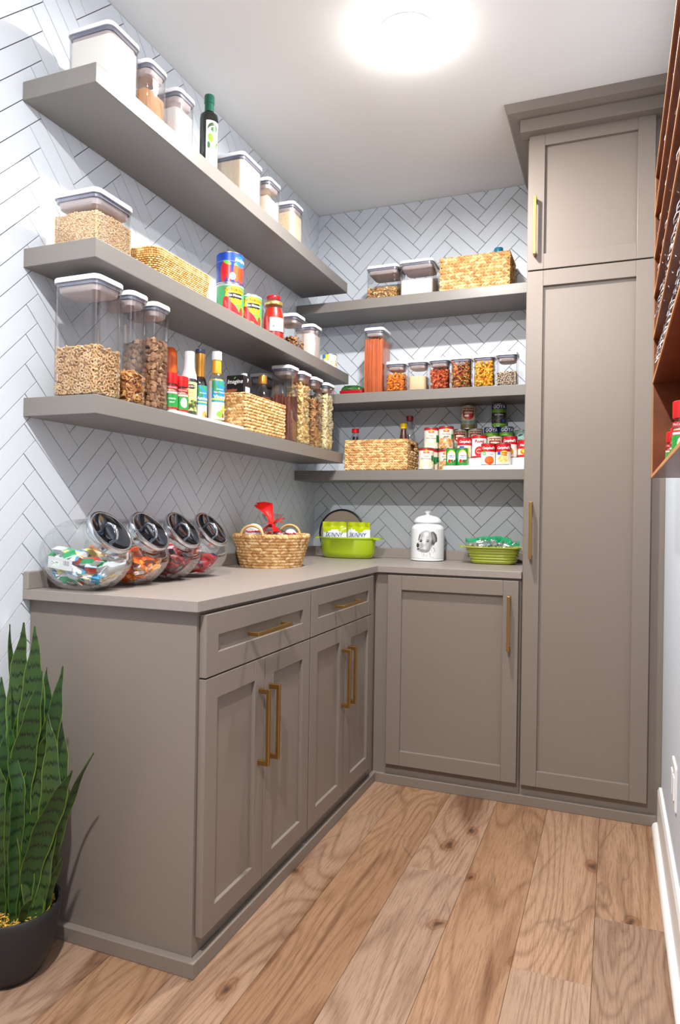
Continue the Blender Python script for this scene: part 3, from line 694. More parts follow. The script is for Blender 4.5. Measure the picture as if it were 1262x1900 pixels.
container('small square tub of rust-red pasta sticks, third of the six small tubs', SM, SM, hs_ + .003, .720, ysm, ZB2, ('p', [t_tube(1, .13, 0, 7, 2), t_twist()], 'pasta', .034, .0115, 'any', .003), .082, mat_isl('rust_pasta', [rgb(206, 92, 40), rgb(190, 76, 34), rgb(218, 112, 56)], .5), mat('rust_core', rgb(120, 46, 20), .9))
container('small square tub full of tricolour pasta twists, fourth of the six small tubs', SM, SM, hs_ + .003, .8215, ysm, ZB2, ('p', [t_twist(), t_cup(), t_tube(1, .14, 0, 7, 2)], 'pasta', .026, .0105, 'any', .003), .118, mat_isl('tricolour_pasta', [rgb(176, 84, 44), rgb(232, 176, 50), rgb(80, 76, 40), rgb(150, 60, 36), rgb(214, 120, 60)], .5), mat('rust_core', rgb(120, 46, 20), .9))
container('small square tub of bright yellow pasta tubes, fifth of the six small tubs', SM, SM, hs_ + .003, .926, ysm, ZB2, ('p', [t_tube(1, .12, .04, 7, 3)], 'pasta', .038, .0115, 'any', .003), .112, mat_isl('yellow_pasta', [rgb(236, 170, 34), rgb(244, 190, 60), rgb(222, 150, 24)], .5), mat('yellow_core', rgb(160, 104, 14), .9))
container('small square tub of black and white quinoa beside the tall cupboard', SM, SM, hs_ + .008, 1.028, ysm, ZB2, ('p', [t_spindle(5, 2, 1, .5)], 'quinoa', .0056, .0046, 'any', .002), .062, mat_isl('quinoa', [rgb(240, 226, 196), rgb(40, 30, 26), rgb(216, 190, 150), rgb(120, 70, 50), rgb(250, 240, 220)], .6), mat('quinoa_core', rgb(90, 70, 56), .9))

# ================================================================== BASKETS
leafT = t_spindle(7, 4, .62, .75)
M_wick = mat_isl('water_hyacinth', [rgb(214, 170, 112), rgb(226, 186, 130), rgb(198, 150, 94), rgb(234, 200, 146), rgb(182, 130, 78), rgb(206, 158, 100)], .75, .6, 160)
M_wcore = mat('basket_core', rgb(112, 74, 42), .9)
def weave(mb, o, du, n, W, H, rows, ln, style='braid', jit=.07, skip=None):
    """leaf shaped strands in rows over a vertical panel; o = lower left corner"""
    o, du, n = [np.array(q, float) for q in (o, du, n)]; dz = np.array((0, 0, 1.)); v0, f0 = leafT; ph = H / rows
    for r in range(rows):
        k = int(W / (ln * .42)); st_ = W / k
        for i in range(k):
            u = (i + .5) * st_; z = (r + .5) * ph
            if skip and skip(u, z): continue
            ang = (.50 if style == 'braid' else .34) * (1 if (style != 'braid' or r % 2) else -1) + random.uniform(-jit, jit)
            d1 = du * math.cos(ang) + dz * math.sin(ang); d2 = -du * math.sin(ang) + dz * math.cos(ang)
            s1 = ln * random.uniform(.92, 1.12); s2 = ph * (.98 if style == 'braid' else .92) * random.uniform(.9, 1.15); s3 = ph * 1.1 * random.uniform(.85, 1.15)
            v = np.outer(v0[:, 2] * s1, d1) + np.outer(v0[:, 0] * s2, d2) + np.outer(v0[:, 1] * s3, n) + o + du * u + dz * z + n * random.uniform(-.001, .0015)
            mb.add(v, f0)
def rim_rope(mb, pts, r, closed=True, ln=.022):
    """twisted rope along pts made of leaf strands"""
    P_ = [Vector(p) for p in pts]; n = len(P_); v0, f0 = leafT
    segs = [(P_[i], P_[(i + 1) % n]) for i in range(n if closed else n - 1)]
    for a, b in segs:
        L_ = (b - a).length; k = max(1, round(L_ / (ln * .4))); d = (b - a).normalized(); up = Vector((0, 0, 1)); sd = d.cross(up)
        if sd.length < .1: sd = Vector((1, 0, 0))
        sd.normalize(); up = sd.cross(d)
        for i in range(k):
            c = a + (b - a) * ((i + .5) / k)
            for q in range(3):
                an = q * 2.09 + i * .5
                off = sd * math.cos(an) * r * .5 + up * math.sin(an) * r * .5; tn = (-sd * math.sin(an) + up * math.cos(an)) * .35
                d1 = np.array((d + tn).normalized()); e1 = np.array((d.cross(off)).normalized()); e2 = np.cross(d1, e1)
                v = np.outer(v0[:, 2] * ln, d1) + np.outer(v0[:, 0] * r * 1.3, e1) + np.outer(v0[:, 1] * r * 1.3, e2) + np.array(c + off)
                mb.add(v, f0)
def rect_basket(label, sx, sy, h, loc, rows, ln, styles, hole=None, rz=0):
    t = thing('wicker_basket', label, 'basket', loc, rz)
    w_ = .006; hx, hy = sx / 2 - .006, sy / 2 - .006; mb = MB()
    hw = .035
    def wall(a, b):
        mb.box(a, b)
    wall((-hx, -hy, .002), (hx, hy, .010)); wall((-hx, -hy, .0021), (hx, -hy + w_, h - .004)); wall((-hx, hy - w_, .0021), (hx, hy, h - .004))
    for s in (-1, 1):
        x0, x1 = (s * hx, s * (hx - w_)) if s < 0 else (hx - w_, hx)
        if hole and s in hole:
            wall((x0, -hy, .0022), (x1, hy, h * .62)); wall((x0, -hy, h * .88), (x1, hy, h - .004)); wall((x0, -hy, h * .6), (x1, -hw, h * .9)); wall((x0, hw, h * .6), (x1, hy, h * .9))
        else: wall((x0, -hy, .0022), (x1, hy, h - .004))
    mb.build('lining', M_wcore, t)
    mb = MB()
    hf = lambda W: (lambda u, z: abs(u - W / 2) < hw and h * .62 < z < h * .88)
    weave(mb, (-sx / 2 + .004, -sy / 2 + .003, .003), (1, 0, 0), (0, -1, 0), sx - .008, h - .006, rows, ln, styles[0])
    weave(mb, (sx / 2 - .003, -sy / 2 + .004, .003), (0, 1, 0), (1, 0, 0), sy - .008, h - .006, rows, ln, styles[1], skip=hf(sy - .008) if hole and 1 in hole else None)
    weave(mb, (sx / 2 - .004, sy / 2 - .003, .003), (-1, 0, 0), (0, 1, 0), sx - .008, h - .006, rows, ln, styles[0])
    weave(mb, (-sx / 2 + .003, sy / 2 - .004, .003), (0, -1, 0), (-1, 0, 0), sy - .008, h - .006, rows, ln, styles[1], skip=hf(sy - .008) if hole and -1 in hole else None)
    tag(mb.build('weave', M_wick, t, smooth=70), kind='stuff')
    mb = MB(); c = [(-sx / 2 + .004, -sy / 2 + .004, h), (sx / 2 - .004, -sy / 2 + .004, h), (sx / 2 - .004, sy / 2 - .004, h), (-sx / 2 + .004, sy / 2 - .004, h)]
    rim_rope(mb, c, .0036, True, .018); tag(mb.build('rim', M_wick, t, smooth=70), kind='stuff')
    return t
BB1 = rect_basket('light braided basket with a side handle hole on the highest back shelf', .322, .19, .160, (.876, -.128, ZB1), 11, .034, ('braid', 'braid'), (1,))
BB3 = rect_basket('braided basket holding bottles on the lowest back shelf', .318, .19, .145, (.416, -.135, ZB3), 12, .030, ('braid', 'braid'), (1,))
BL3 = rect_basket('braided basket holding the black carton on the lowest left shelf', .125, .335, .140, (.162, -.987, ZL3), 11, .026, ('braid', 'rope'), None)

# low rattan tray basket on left shelf 2
t = thing('rattan_basket', 'low golden rattan basket with a wide coiled rim on the middle left shelf', 'basket', (.145, -1.545, ZL2))
mb = MB(); sx, sy, h = .165, .315, .080
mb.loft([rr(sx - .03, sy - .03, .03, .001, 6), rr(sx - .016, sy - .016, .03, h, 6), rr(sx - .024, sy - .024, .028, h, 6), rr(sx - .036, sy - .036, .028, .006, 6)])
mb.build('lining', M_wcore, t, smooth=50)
M_rat = mat_isl('golden_rattan', [rgb(228, 178, 104), rgb(238, 196, 126), rgb(206, 150, 80), rgb(244, 210, 148)], .5, .3, 200)
mb = MB(); v0, f0 = leafT
def ring_beads(z, k, w_, hgt, phase, ln_):
    L_ = rr(sx - .022 + .02 * z / h, sy - .022 + .02 * z / h, .032, z, 8); per = [Vector(p) for p in L_]; n = len(per)
    tot = sum((per[(i + 1) % n] - per[i]).length for i in range(n)); st_ = tot / k; d = phase * st_; i = 0; acc = 0
    while i < n:
        a, b = per[i], per[(i + 1) % n]; l = (b - a).length
        while d <= acc + l:
            p = a + (b - a) * ((d - acc) / l); dr = (b - a).normalized(); nn = Vector((dr.y, -dr.x, 0))
            v = np.outer(v0[:, 2] * ln_, dr) + np.outer(v0[:, 0] * hgt, (0, 0, 1)) + np.outer(v0[:, 1] * w_, nn) + np.array(p)
            mb.add(v, f0); d += st_
        acc += l; i += 1
for r in range(9): ring_beads(.005 + r * .0062, 78, .008, .0068, (r % 2) * .5, .0125)
tag(mb.build('weave', M_rat, t, smooth=70), kind='stuff')
mb = MB()
for r in range(4): ring_beads(.060 + r * .0064, 120, .013, .0082, 0, .0105)
tag(mb.build('rim', M_rat, t, smooth=70), kind='stuff')

# round candy basket on the worktop
t = thing('round_basket', 'oval braided basket with two arched handles on the worktop', 'basket', (.185, -.85, ZC))
mb = MB(); n = 40; A0, B0, A1, B1, H_ = .118, .135, .152, .172, .128
def ovl(a, b, z, n=40): return [(a * math.cos(i * 2 * PI / n), b * math.sin(i * 2 * PI / n), z) for i in range(n)]
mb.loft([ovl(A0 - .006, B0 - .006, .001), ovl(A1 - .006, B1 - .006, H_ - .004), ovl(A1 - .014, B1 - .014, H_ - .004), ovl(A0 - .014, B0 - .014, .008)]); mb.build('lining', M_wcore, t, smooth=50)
mb = MB(); rows = 11
for r in range(rows):
    f_ = (r + .5) / rows; a, b, z = A0 + (A1 - A0) * f_, B0 + (B1 - B0) * f_, H_ * f_; k = 74
    for i in range(k):
        an = (i + .5 * (r % 2)) * 2 * PI / k; p = np.array((a * math.cos(an), b * math.sin(an), z)); du = np.array((-a * math.sin(an), b * math.cos(an), 0)); du /= np.linalg.norm(du)
        nn = np.array((du[1], -du[0], 0)); g = (.45 if r % 2 else -.45) + random.uniform(-.12, .12); dz = np.array((0, 0, 1.))
        d1 = du * math.cos(g) + dz * math.sin(g); d2 = -du * math.sin(g) + dz * math.cos(g)
        mb.add(np.outer(v0[:, 2] * .029, d1) + np.outer(v0[:, 0] * .0135 * random.uniform(.9, 1.15), d2) + np.outer(v0[:, 1] * .012, nn) + p, f0)
tag(mb.build('weave', M_wick, t, smooth=70), kind='stuff')
mb = MB(); rim_rope(mb, ovl(A1 - .004, B1 - .004, H_, 30), .0055, True, .026); tag(mb.build('rim', M_wick, t, smooth=70), kind='stuff')
for s_ in (-1, 1):
    mb = MB(); pts = [(.048 * math.cos(a), s_ * (B1 - .004), H_ - .002 + .040 * math.sin(a)) for a in np.linspace(0, PI, 12)]
    mb.tube(pts, .0055, 8); mb.build('handle', mat('handle_cane', rgb(214, 168, 108), .6, bump=.5, bscale=300), t, smooth=70)

# ================================================================== CANS
def facing(x, y, off=0): return math.atan2(-3.395 - y, 1.486 - x) + math.radians(off)
def can(label, r, h, x, y, z, paint, off=0, group=None, top=None):
    t = thing('food_can', label, 'can', (x, y, z), 0, group)
    MB().lathe([(r - .003, .001), (r - .001, 0), (r, .001), (r, .003), (r - .0012, .004), (r - .0012, h - .004), (r, h - .003), (r, h - .001), (r - .001, h), (r - .003, h - .0005), (r - .004, h - .004)], 36).build('body', M_steel, t, smooth=40)
    lo = MB(); paint.mesh(lo, cylmap(r - .0004, facing(x, y, off), .004)); lo.build('label', M_print, t, smooth=80)
    return t
def LP(r, h, base, res=.0013): return Paint(2 * PI * r, h - .008, base, res)
def p_goya(r, h):
    H = h - .008; p = LP(r, h, rgb(40, 34, 36)).band(H * .78, H, rgb(18, 52, 120)).band(H * .62, H * .78, rgb(120, 178, 40)).band(0, H * .12, rgb(120, 190, 50))
    p.speck(H * .14, H * .42, [rgb(20, 18, 22), rgb(60, 52, 58), rgb(90, 84, 90)], 160, .004); p.ell(.022, H * .24, .008, .007, rgb(30, 90, 170))
    p.text('GOYA', 0, H * .885, .0225, WHITE, .03, .1, .95); p.text('Black Beans', 0, H * .52, .0085, WHITE, .0); return p
def p_muir(r, h):
    H = h - .008; p = LP(r, h, rgb(196, 186, 160)); p.band(0, H * .16, rgb(120, 110, 60)).band(H * .16, H * .36, rgb(130, 150, 136))
    p.rect(-.028, .028, H * .62, H * .92, rgb(140, 28, 30)).ell(0, H * .60, .028, .022, rgb(150, 34, 30)).ell(.0, H * .52, .02, .016, rgb(178, 44, 30)).ell(-.008, H * .56, .012, .005, rgb(230, 220, 200))
    p.rect(-.02, .022, H * .66, H * .74, rgb(226, 214, 190)); p.text('MUIR GLEN', 0, H * .84, .0105, CREAM, .02); p.text('ORGANIC', 0, H * .26, .0085, rgb(60, 80, 70)); return p
def p_camp(r, h, art):
    H = h - .008; p = LP(r, h, rgb(236, 232, 226)).band(H * .62, H, rgb(196, 16, 30)); p.text('Campbell’s', 0, H * .80, .0165, WHITE, .03, .35, .82)
    if art == 'tomato': p.ell(.006, H * .2, .022, .019, rgb(236, 84, 24)).ell(.006, H * .24, .018, .011, rgb(246, 110, 36)).rect(-.026, -.011, H * .46, H * .66, rgb(60, 170, 60)).ell(-.0185, H * .54, .004, .004, WHITE); p.text('Tomato', .012, H * .5, .007, rgb(40, 40, 60))
    if art == 'noodle': p.ell(0, H * .26, .025, .019, rgb(240, 206, 120)).speck(H * .12, H * .4, [rgb(250, 226, 160), rgb(226, 180, 90)], 60, .004, -.022, .022).rect(-.03, -.012, H * .46, H * .62, rgb(40, 80, 170)).ell(.004, H * .56, .016, .009, rgb(246, 200, 40)); p.text('Double', .004, H * .56, .0085, rgb(190, 40, 20), .03); p.text('Noodle', .003, H * .46, .0085, rgb(200, 30, 30), .03)
    if art == 'blue': p.ell(.006, H * .2, .022, .019, rgb(236, 190, 90)).rect(-.028, -.004, H * .44, H * .58, rgb(60, 90, 190)).ell(.014, H * .44, .012, .008, rgb(246, 216, 60))
    if art == 'soup': p.ell(.004, H * .26, .018, .016, rgb(220, 170, 60)).ell(.004, H * .26, .013, .011, rgb(240, 206, 110))
    return p
def p_bean(r, h, art):
    H = h - .008; p = LP(r, h, rgb(226, 220, 206)).band(H * .9, H, rgb(186, 24, 34)); p.rect(-.014, .014, H * .76, H * .86, rgb(214, 60, 36)).ell(0, H * .87, .007, .006, rgb(244, 190, 50)).rect(.026, .06, H * .3, H * .66, rgb(30, 128, 62))
    p.text('Margaret', 0, H * .8, .0052, WHITE)
    if art == 'onion': p.speck(0, H * .34, [rgb(244, 236, 206), rgb(228, 214, 172), rgb(250, 246, 228)], 70, .009); p.text('Sliced', 0, H * .62, .0085, rgb(60, 60, 110)); p.text('White Potatoes', 0, H * .5, .0078, rgb(60, 60, 110))
    else: p.speck(0, H * .46, [rgb(206, 150, 90), rgb(190, 128, 70), rgb(224, 176, 116)], 90, .008); p.text('Navy Beans', 0, H * .66, .0078, rgb(50, 50, 60)); p.text('garlic', 0, H * .54, .0105, rgb(50, 50, 60), .02, .3)
    return p
def p_paste(r, h):
    H = h - .008; p = LP(r, h, rgb(36, 150, 60)); p.ell(0, H * .62, .021, .022, rgb(250, 214, 60)).ell(0, H * .5, .021, .026, rgb(246, 246, 240)).rect(-.021, .021, H * .2, H * .48, rgb(246, 246, 240))
    p.ell(-.009, H * .24, .0075, .008, rgb(214, 30, 26)).speck(H * .18, H * .3, [rgb(120, 40, 60), rgb(60, 120, 40)], 22, .004, -.001, .018).band(0, H * .14, rgb(36, 150, 60))
    p.text('TOMATO', 0, H * .56, .0075, rgb(20, 60, 130), .02); p.text('PASTE', 0, H * .46, .0062, rgb(20, 60, 130), .02); return p
def p_pomi(r, h):
    H = h - .008; p = LP(r, h, rgb(232, 238, 240)).band(H * .88, H, RED).rect(-.006, .0, H * .86, H * .95, rgb(40, 150, 60))
    p.ell(0, H * .26, .022, .024, rgb(206, 28, 30)).ell(0, H * .28, .014, .010, rgb(240, 226, 220)).ell(0, H * .28, .012, .008, rgb(206, 28, 30)).band(H * .5, H * .52, rgb(160, 190, 210)).band(0, H * .06, RED)
    p.text('Pomì', 0, H * .73, .021, rgb(170, 20, 34), .03); return p
def p_heinz(r, h):
    H = h - .008; p = LP(r, h, RED).band(H * .12, H * .48, rgb(240, 220, 190)).ell(0, H * .3, .022, .014, ORG).ell(0, H * .34, .016, .008, YEL); p.text('Heinz', -.008, H * .7, .014, WHITE, .03); return p
def p_sage(r, h):
    H = h - .008; p = LP(r, h, rgb(150, 186, 176)).band(0, H * .4, rgb(220, 224, 216)).ell(-.008, H * .75, .012, .005, rgb(40, 60, 60), .3).ell(.014, H * .7, .006, .004, rgb(40, 60, 60)); return p
R1 = .0345
# tiered riser on the lowest back shelf
t = thing('tiered_riser', 'white three-step can riser on the lowest back shelf beside the cupboard', 'rack', (.955, -.14, ZB3))
for y0, y1, z1 in ((-.098, -.035, .018), (-.034, .030, .056), (.031, .112, .1)):
    xl = -.184 if z1 > .05 else -.205
    b = MB().box((xl, y0, z1 - .0035), (.192, y1, z1)).box((xl, y0, .0), (.192, y0 + .003, z1 - .0034)); b.build('step', M_white, t, bevel=.0008)
zr0, zr1, zr2 = ZB3 + .0183, ZB3 + .0563, ZB3 + .1003
yr0, yr1, yr2 = -.204, -.1405, -.068
can('tomato soup can with a red bowl, front step of the riser', .0335, .1, .949, yr0, zr0, p_camp(.0335, .1, 'tomato'))
can('noodle soup can with a yellow picture, front step of the riser', .0335, .1, 1.0165, yr0, zr0, p_camp(.0335, .1, 'noodle'))
can('red soup can with a blue flash behind the tomato paste cans', .0335, .1, .8265, yr1, zr1, p_camp(.0335, .1, 'blue'), 6)
can('white can with a tomato and red letters on the middle step', .035, .108, .8965, yr1, zr1, p_pomi(.035, .108))
can('cream can with a dark red banner in the middle row of the riser', .035, .102, .9675, yr1, zr1, p_muir(.035, .102))
can('red and white soup can in the middle row beside the short orange can', .0335, .1, 1.037, yr1, zr1, p_camp(.0335, .1, 'soup'), -8)
can('short red and orange can hard against the tall cupboard', .033, .082, 1.1045, yr1, zr1, p_heinz(.033, .082))
can('cream can with a red banner, left end of the back row of the riser', .0365, .102, .789, -.066, zr2, p_muir(.0365, .102))
can('cream can with a red banner in the back row, under the top can', .0365, .102, .8635, -.066, zr2, p_muir(.0365, .102))
can('dark green and red can perched on top of two cream cans', .0365, .112, .828, -.066, zr2 + .1025, p_muir(.0365, .112))
can('black bean can in the back row, under the left of the topmost bean can', .0345, .108, .9385, -.066, zr2, p_goya(.0345, .108))
can('black bean can in the back row, right of its twin under the topmost can', .0345, .108, 1.0085, -.066, zr2, p_goya(.0345, .108), 6)
can('black bean can on the very top of the stack near the cupboard', .0345, .108, .9735, -.066, zr2 + .1085, p_goya(.0345, .108))
can('pale sage green can at the back beside the cupboard', .034, .09, 1.081, -.066, zr2, p_sage(.034, .09))
# left group straight on the shelf
can('can of sliced vegetables on the shelf, lower one beside the basket', .036, .104, .660, -.205, ZB3, p_bean(.036, .104, 'onion'))
can('vegetable can stacked in the rear row beside the basket, upper left', .0355, .104, .661, -.118, ZB3 + .1045, p_bean(.0355, .104, 'onion'))
can('vegetable can at the bottom of the rear stack, nearest the basket', .0355, .104, .661, -.118, ZB3, p_bean(.0355, .104, 'onion'), -20)
can('bean can partly hidden behind the tomato paste, lower row', .0355, .104, .7345, -.120, ZB3, p_bean(.0355, .104, 'bean'))
can('brown bean can stacked on top, right of the vegetable can', .0355, .108, .7345, -.120, ZB3 + .1045, p_bean(.0355, .108, 'bean'))
# paste cans stand on a low strip of the riser front
can('small green tomato paste can, left one of the pair', .0255, .082, .7795, yr0, zr0, p_paste(.0255, .082))
can('small green tomato paste can, right one of the pair', .0255, .082, .8315, yr0, zr0, p_paste(.0255, .082))

# left shelf 2: tomato cans
def p_tutto(r, h):
    H = h - .008; p = LP(r, h, rgb(60, 170, 96)); p.band(H * .96, H, rgb(190, 190, 190)).ell(0, H * .80, .036, .016, rgb(250, 208, 30)).ell(-.022, H * .62, .014, .022, rgb(250, 208, 30)).rect(-.026, .028, H * .46, H * .73, rgb(24, 22, 22)).ell(.004, H * .44, .026, .010, rgb(250, 208, 30))
    p.ell(-.028, H * .28, .017, .036, rgb(214, 22, 34), .2).ell(-.006, H * .2, .013, .038, rgb(196, 16, 30), .75).ell(-.034, H * .36, .004, .014, rgb(240, 90, 90), .2).ell(.024, H * .3, .018, .010, rgb(120, 200, 50)).ell(-.012, H * .04, .014, .007, rgb(240, 220, 60)).ell(.028, H * .12, .010, .020, rgb(150, 60, 40))
    p.text('TUTTOROSSO', 0, H * .82, .013, rgb(196, 60, 20), .02); p.text('San Marzano', .002, H * .645, .0115, WHITE, .03); p.text('PEELED PLUM', .004, H * .52, .0085, rgb(250, 208, 30), .02); return p
def p_red(r, h):
    H = h - .008; p = LP(r, h, rgb(40, 60, 150)).band(H * .72, H, rgb(20, 70, 180)).band(H * .70, H * .73, rgb(120, 130, 190))
    for cu_, cv, ru, rv, c in ((-.034, .36, .013, .038, rgb(206, 24, 34)), (-.016, .34, .010, .036, rgb(190, 18, 30)), (.012, .36, .012, .036, rgb(236, 86, 24)), (.03, .32, .012, .034, rgb(230, 70, 20)), (.045, .34, .011, .032, rgb(214, 50, 20))): p.ell(cu_, H * cv, ru, rv, c, random.uniform(-.15, .15))
    p.ell(-.022, H * .66, .016, .006, rgb(110, 190, 50), -.4).ell(.016, H * .64, .014, .005, rgb(110, 190, 50), .3).ell(-.002, H * .2, .012, .013, WHITE).ell(-.002, H * .2, .009, .010, rgb(90, 130, 200)).ell(-.002, H * .2, .006, .006, WHITE).ell(.032, H * .74, .024, .020, rgb(30, 110, 210)); p.text('Redpack', .034, H * .78, .017, WHITE, .03, .2); return p
can('big green peeled tomato can under the blue can', .0495, .118, .178, -1.198, ZL2, p_tutto(.0495, .118), 22)
can('big blue tomato can stacked on a green one', .0495, .112, .176, -1.199, ZL2 + .1185, p_red(.0495, .112), 14)
can('big green peeled tomato can standing beside the stacked pair', .0495, .118, .183, -1.068, ZL2, p_tutto(.0495, .118), 22)
can('smaller red and green tomato can tucked behind the green cans by the wall', .036, .15, .085, -.90, ZL2, LP(.036, .15, rgb(230, 230, 224)).band(.10, .142, rgb(30, 120, 66)).band(.04, .1, RED), 20)
can('small yellow and blue printed can at the far end of the middle left shelf', .036, .075, .185, -.262, ZL2, LP(.036, .075, rgb(240, 230, 206)).speck(.01, .05, [rgb(230, 150, 90), rgb(240, 200, 120), rgb(220, 110, 80)], 60, .004).rect(-.04, -.006, .045, .068, rgb(246, 220, 50)).rect(-.06, -.022, .05, .068, rgb(50, 130, 190)), 0)

# ================================================================== BOTTLES AND JARS
def bottle(name, label, prof, x, y, z, glass, liquid=None, lfrac=.8, cap=None, capmat=None, paint=None, pz=0, off=0, cat='bottle', n=32, capname='cap', in_=.003, rfun=None):
    t = thing(name, label, cat, (x, y, z))
    MB().lathe(prof, n).build('body', glass, t, smooth=50)
    if liquid:
        H = prof[-1][1] * lfrac; q = [(max(.001, r - in_), max(.004, z_)) for r, z_ in prof if z_ < H]
        rl = np.interp(H, [a[1] for a in prof], [a[0] for a in prof]) - in_
        MB().lathe(q + [(max(rl, .002), H)], n).build('liquid', liquid, t, smooth=50)
    if cap: MB().lathe(cap, n).build(capname, capmat, t, smooth=40)
    if paint:
        m_ = MB(); rmax = max(np.interp(pz + paint.H / 2, [a[1] for a in prof], [a[0] for a in prof]), .004)
        f = cylmap(rmax, facing(x, y, off), pz, rfun=(lambda v: np.interp(v + pz, [a[1] for a in prof], [a[0] for a in prof]) + .0006))
        paint.mesh(m_, f); m_.build('label', M_print, t, smooth=80)
    return t
# green oil bottle
prof = [(.028, 0), (.031, .003), (.031, .212), (.029, .226), (.020, .234), (.0155, .240), (.0145, .25), (.0145, .280)]
M_dg = mat_clear('dark_green_glass', (.16, .22, .14), .35, .04)
p = Paint(.048, .185, rgb(246, 246, 242)); p.ell(0, .155, .019, .024, rgb(70, 90, 60)).ell(.0, .146, .019, .020, rgb(246, 246, 242)).ell(.004, .155, .012, .010, rgb(60, 110, 60)).ell(-.006, .125, .011, .016, rgb(140, 200, 60), .3).ell(.012, .105, .006, .012, rgb(80, 160, 60), .4).ell(-.014, .1, .005, .012, rgb(60, 120, 50)).ell(.018, .11, .004, .005, RED)
bottle('oil_bottle', 'dark green oil bottle with a white label on the highest left shelf', prof, .165, -1.335, ZL1, M_dg, mat('dark_oil', rgb(60, 58, 36), .2, coat=.5), .78, [(.0165, .238), (.0162, .242), (.0155, .266), (.0175, .268), (.0175, .292), (.016, .2955), (.001, .296)], mat('green_foil', rgb(20, 92, 70), .35), p, .012, 26)
# tomato sauce jars
def sauce(label, x, y, h, r, capm, capr):
    prof = [(r - .006, 0), (r, .006), (r + .001, .03), (r + .001, .09), (r - .004, .115), (capr - .002, h - .03), (capr - .003, h - .012)]
    p = Paint(.062, .055, rgb(246, 240, 232)).rect(-.02, -.012, .015, .025, rgb(60, 110, 140)).band(.0, .001, rgb(200, 60, 60)); p.stroke([(-.012, .038), (-.006, .043), (-.002, .037), (.004, .042), (.01, .038), (.018, .041)], .0014, rgb(180, 60, 50)).stroke([(-.002, .028), (.018, .029)], .001, rgb(150, 120, 110))
    return bottle('sauce_jar', label, prof, x, y, ZL2, M_glass, mat('tomato_sauce', rgb(206, 36, 12), .3, coat=.6, var=.12, vscale=60), .86, [(capr, h - .022), (capr + .0012, h - .020), (capr + .0012, h - .010), (capr, h - .008), (capr - .003, h - .0065), (.001, h - .007)], capm, p, .035, 20, 'jar', capname='lid')
sauce('round jar of red tomato sauce with a gold lid on the middle left shelf', .178, -.852, .168, .0445, mat('gold_lid', rgb(214, 190, 110), .3, .8), .036)
sauce('taller red-lidded sauce jar behind the gold-lidded jar', .075, -.655, .262, .038, mat('red_lid', rgb(200, 24, 26), .35), .029)

# lower left shelf: riser tray and bottles
t = thing('riser_tray', 'low white tray under the bottles on the lowest left shelf', 'tray', (.155, -1.395, ZL3))
MB().loft([rr(.16, .435, .006, 0, 3), rr(.16, .435, .006, .010, 3), rr(.152, .427, .005, .010, 3), rr(.152, .427, .005, .0075, 3)]).build('tray', M_white, t, smooth=40)
zt = ZL3 + .0078
def spice(label, x, y, z, r, h, band, off=0, parentgroup=None):
    prof = [(r - .002, 0), (r, .002), (r, h * .60), (r - .003, h * .64), (r - .0045, h * .68), (r - .0045, h * .72)]
    H = h * .46; p = Paint(2 * PI * r * .8, H, rgb(30, 150, 60)).band(H * .84, H, rgb(190, 20, 36)).band(0, H * .1, rgb(190, 20, 36)).rect(-.02, .02, H * .86, H * .95, WHITE)
    if band == 'garlic': p.ell(.004, H * .5, .011, H * .28, rgb(236, 230, 210)).ell(.008, H * .42, .008, H * .2, rgb(220, 208, 180))
    else: p.text('ONION', 0, H * .56, .0068, WHITE, .02); p.text('SALT', 0, H * .36, .0068, WHITE, .02)
    t = bottle('spice_jar', label, prof, x, y, z, M_glass, mat('pale_powder', rgb(232, 206, 166), .9), .78, [(r - .001, h * .72), (r - .0005, h * .74), (r - .0005, h * .985), (r - .003, h), (.001, h)], mat('red_lid', rgb(200, 24, 26), .35), p, h * .06, off, 'spice jar', capname='lid')
    m_ = MB(); pb = Paint(2 * PI * r * .7, h * .09, rgb(190, 20, 36)); pb.text('McCormick', 0, h * .045, h * .055, WHITE); pb.mesh(m_, cylmap(r - .0005, facing(x, y, off), h * .57)); m_.build('neck_band', M_print, t, smooth=80)
    return t
spice('red-capped spice jar beside the wheat squares tub, left of the two', .205, -1.592, zt, .0235, .118, 'onion', 16)
spice('red-capped spice jar with a garlic picture, right of the two', .205, -1.534, zt, .0235, .118, 'garlic', 16)
prof = [(.024, 0), (.026, .004), (.026, .15), (.022, .165), (.022, .21), (.019, .222), (.001, .225)]
p = Paint(.06, .045, rgb(246, 170, 30)).rect(-.03, .03, .030, .045, rgb(24, 26, 44)).rect(-.014, .008, .0, .022, rgb(240, 230, 190)); p.text('Saffola', 0, .0375, .009, WHITE, .02)
bottle('sauce_bottle', 'orange squeeze bottle with a rounded cap behind the spice jars', [(a, b) for a, b in prof[:3]] + [(.0255, .152)], .10, -1.452, zt, mat('orange_plastic', rgb(246, 150, 24), .35), None, 1, [(.0262, .1525), (.0262, .2), (.0245, .225), (.018, .236), (.001, .239)], mat('dark_orange_cap', rgb(216, 92, 12), .35), p, .105, 10)
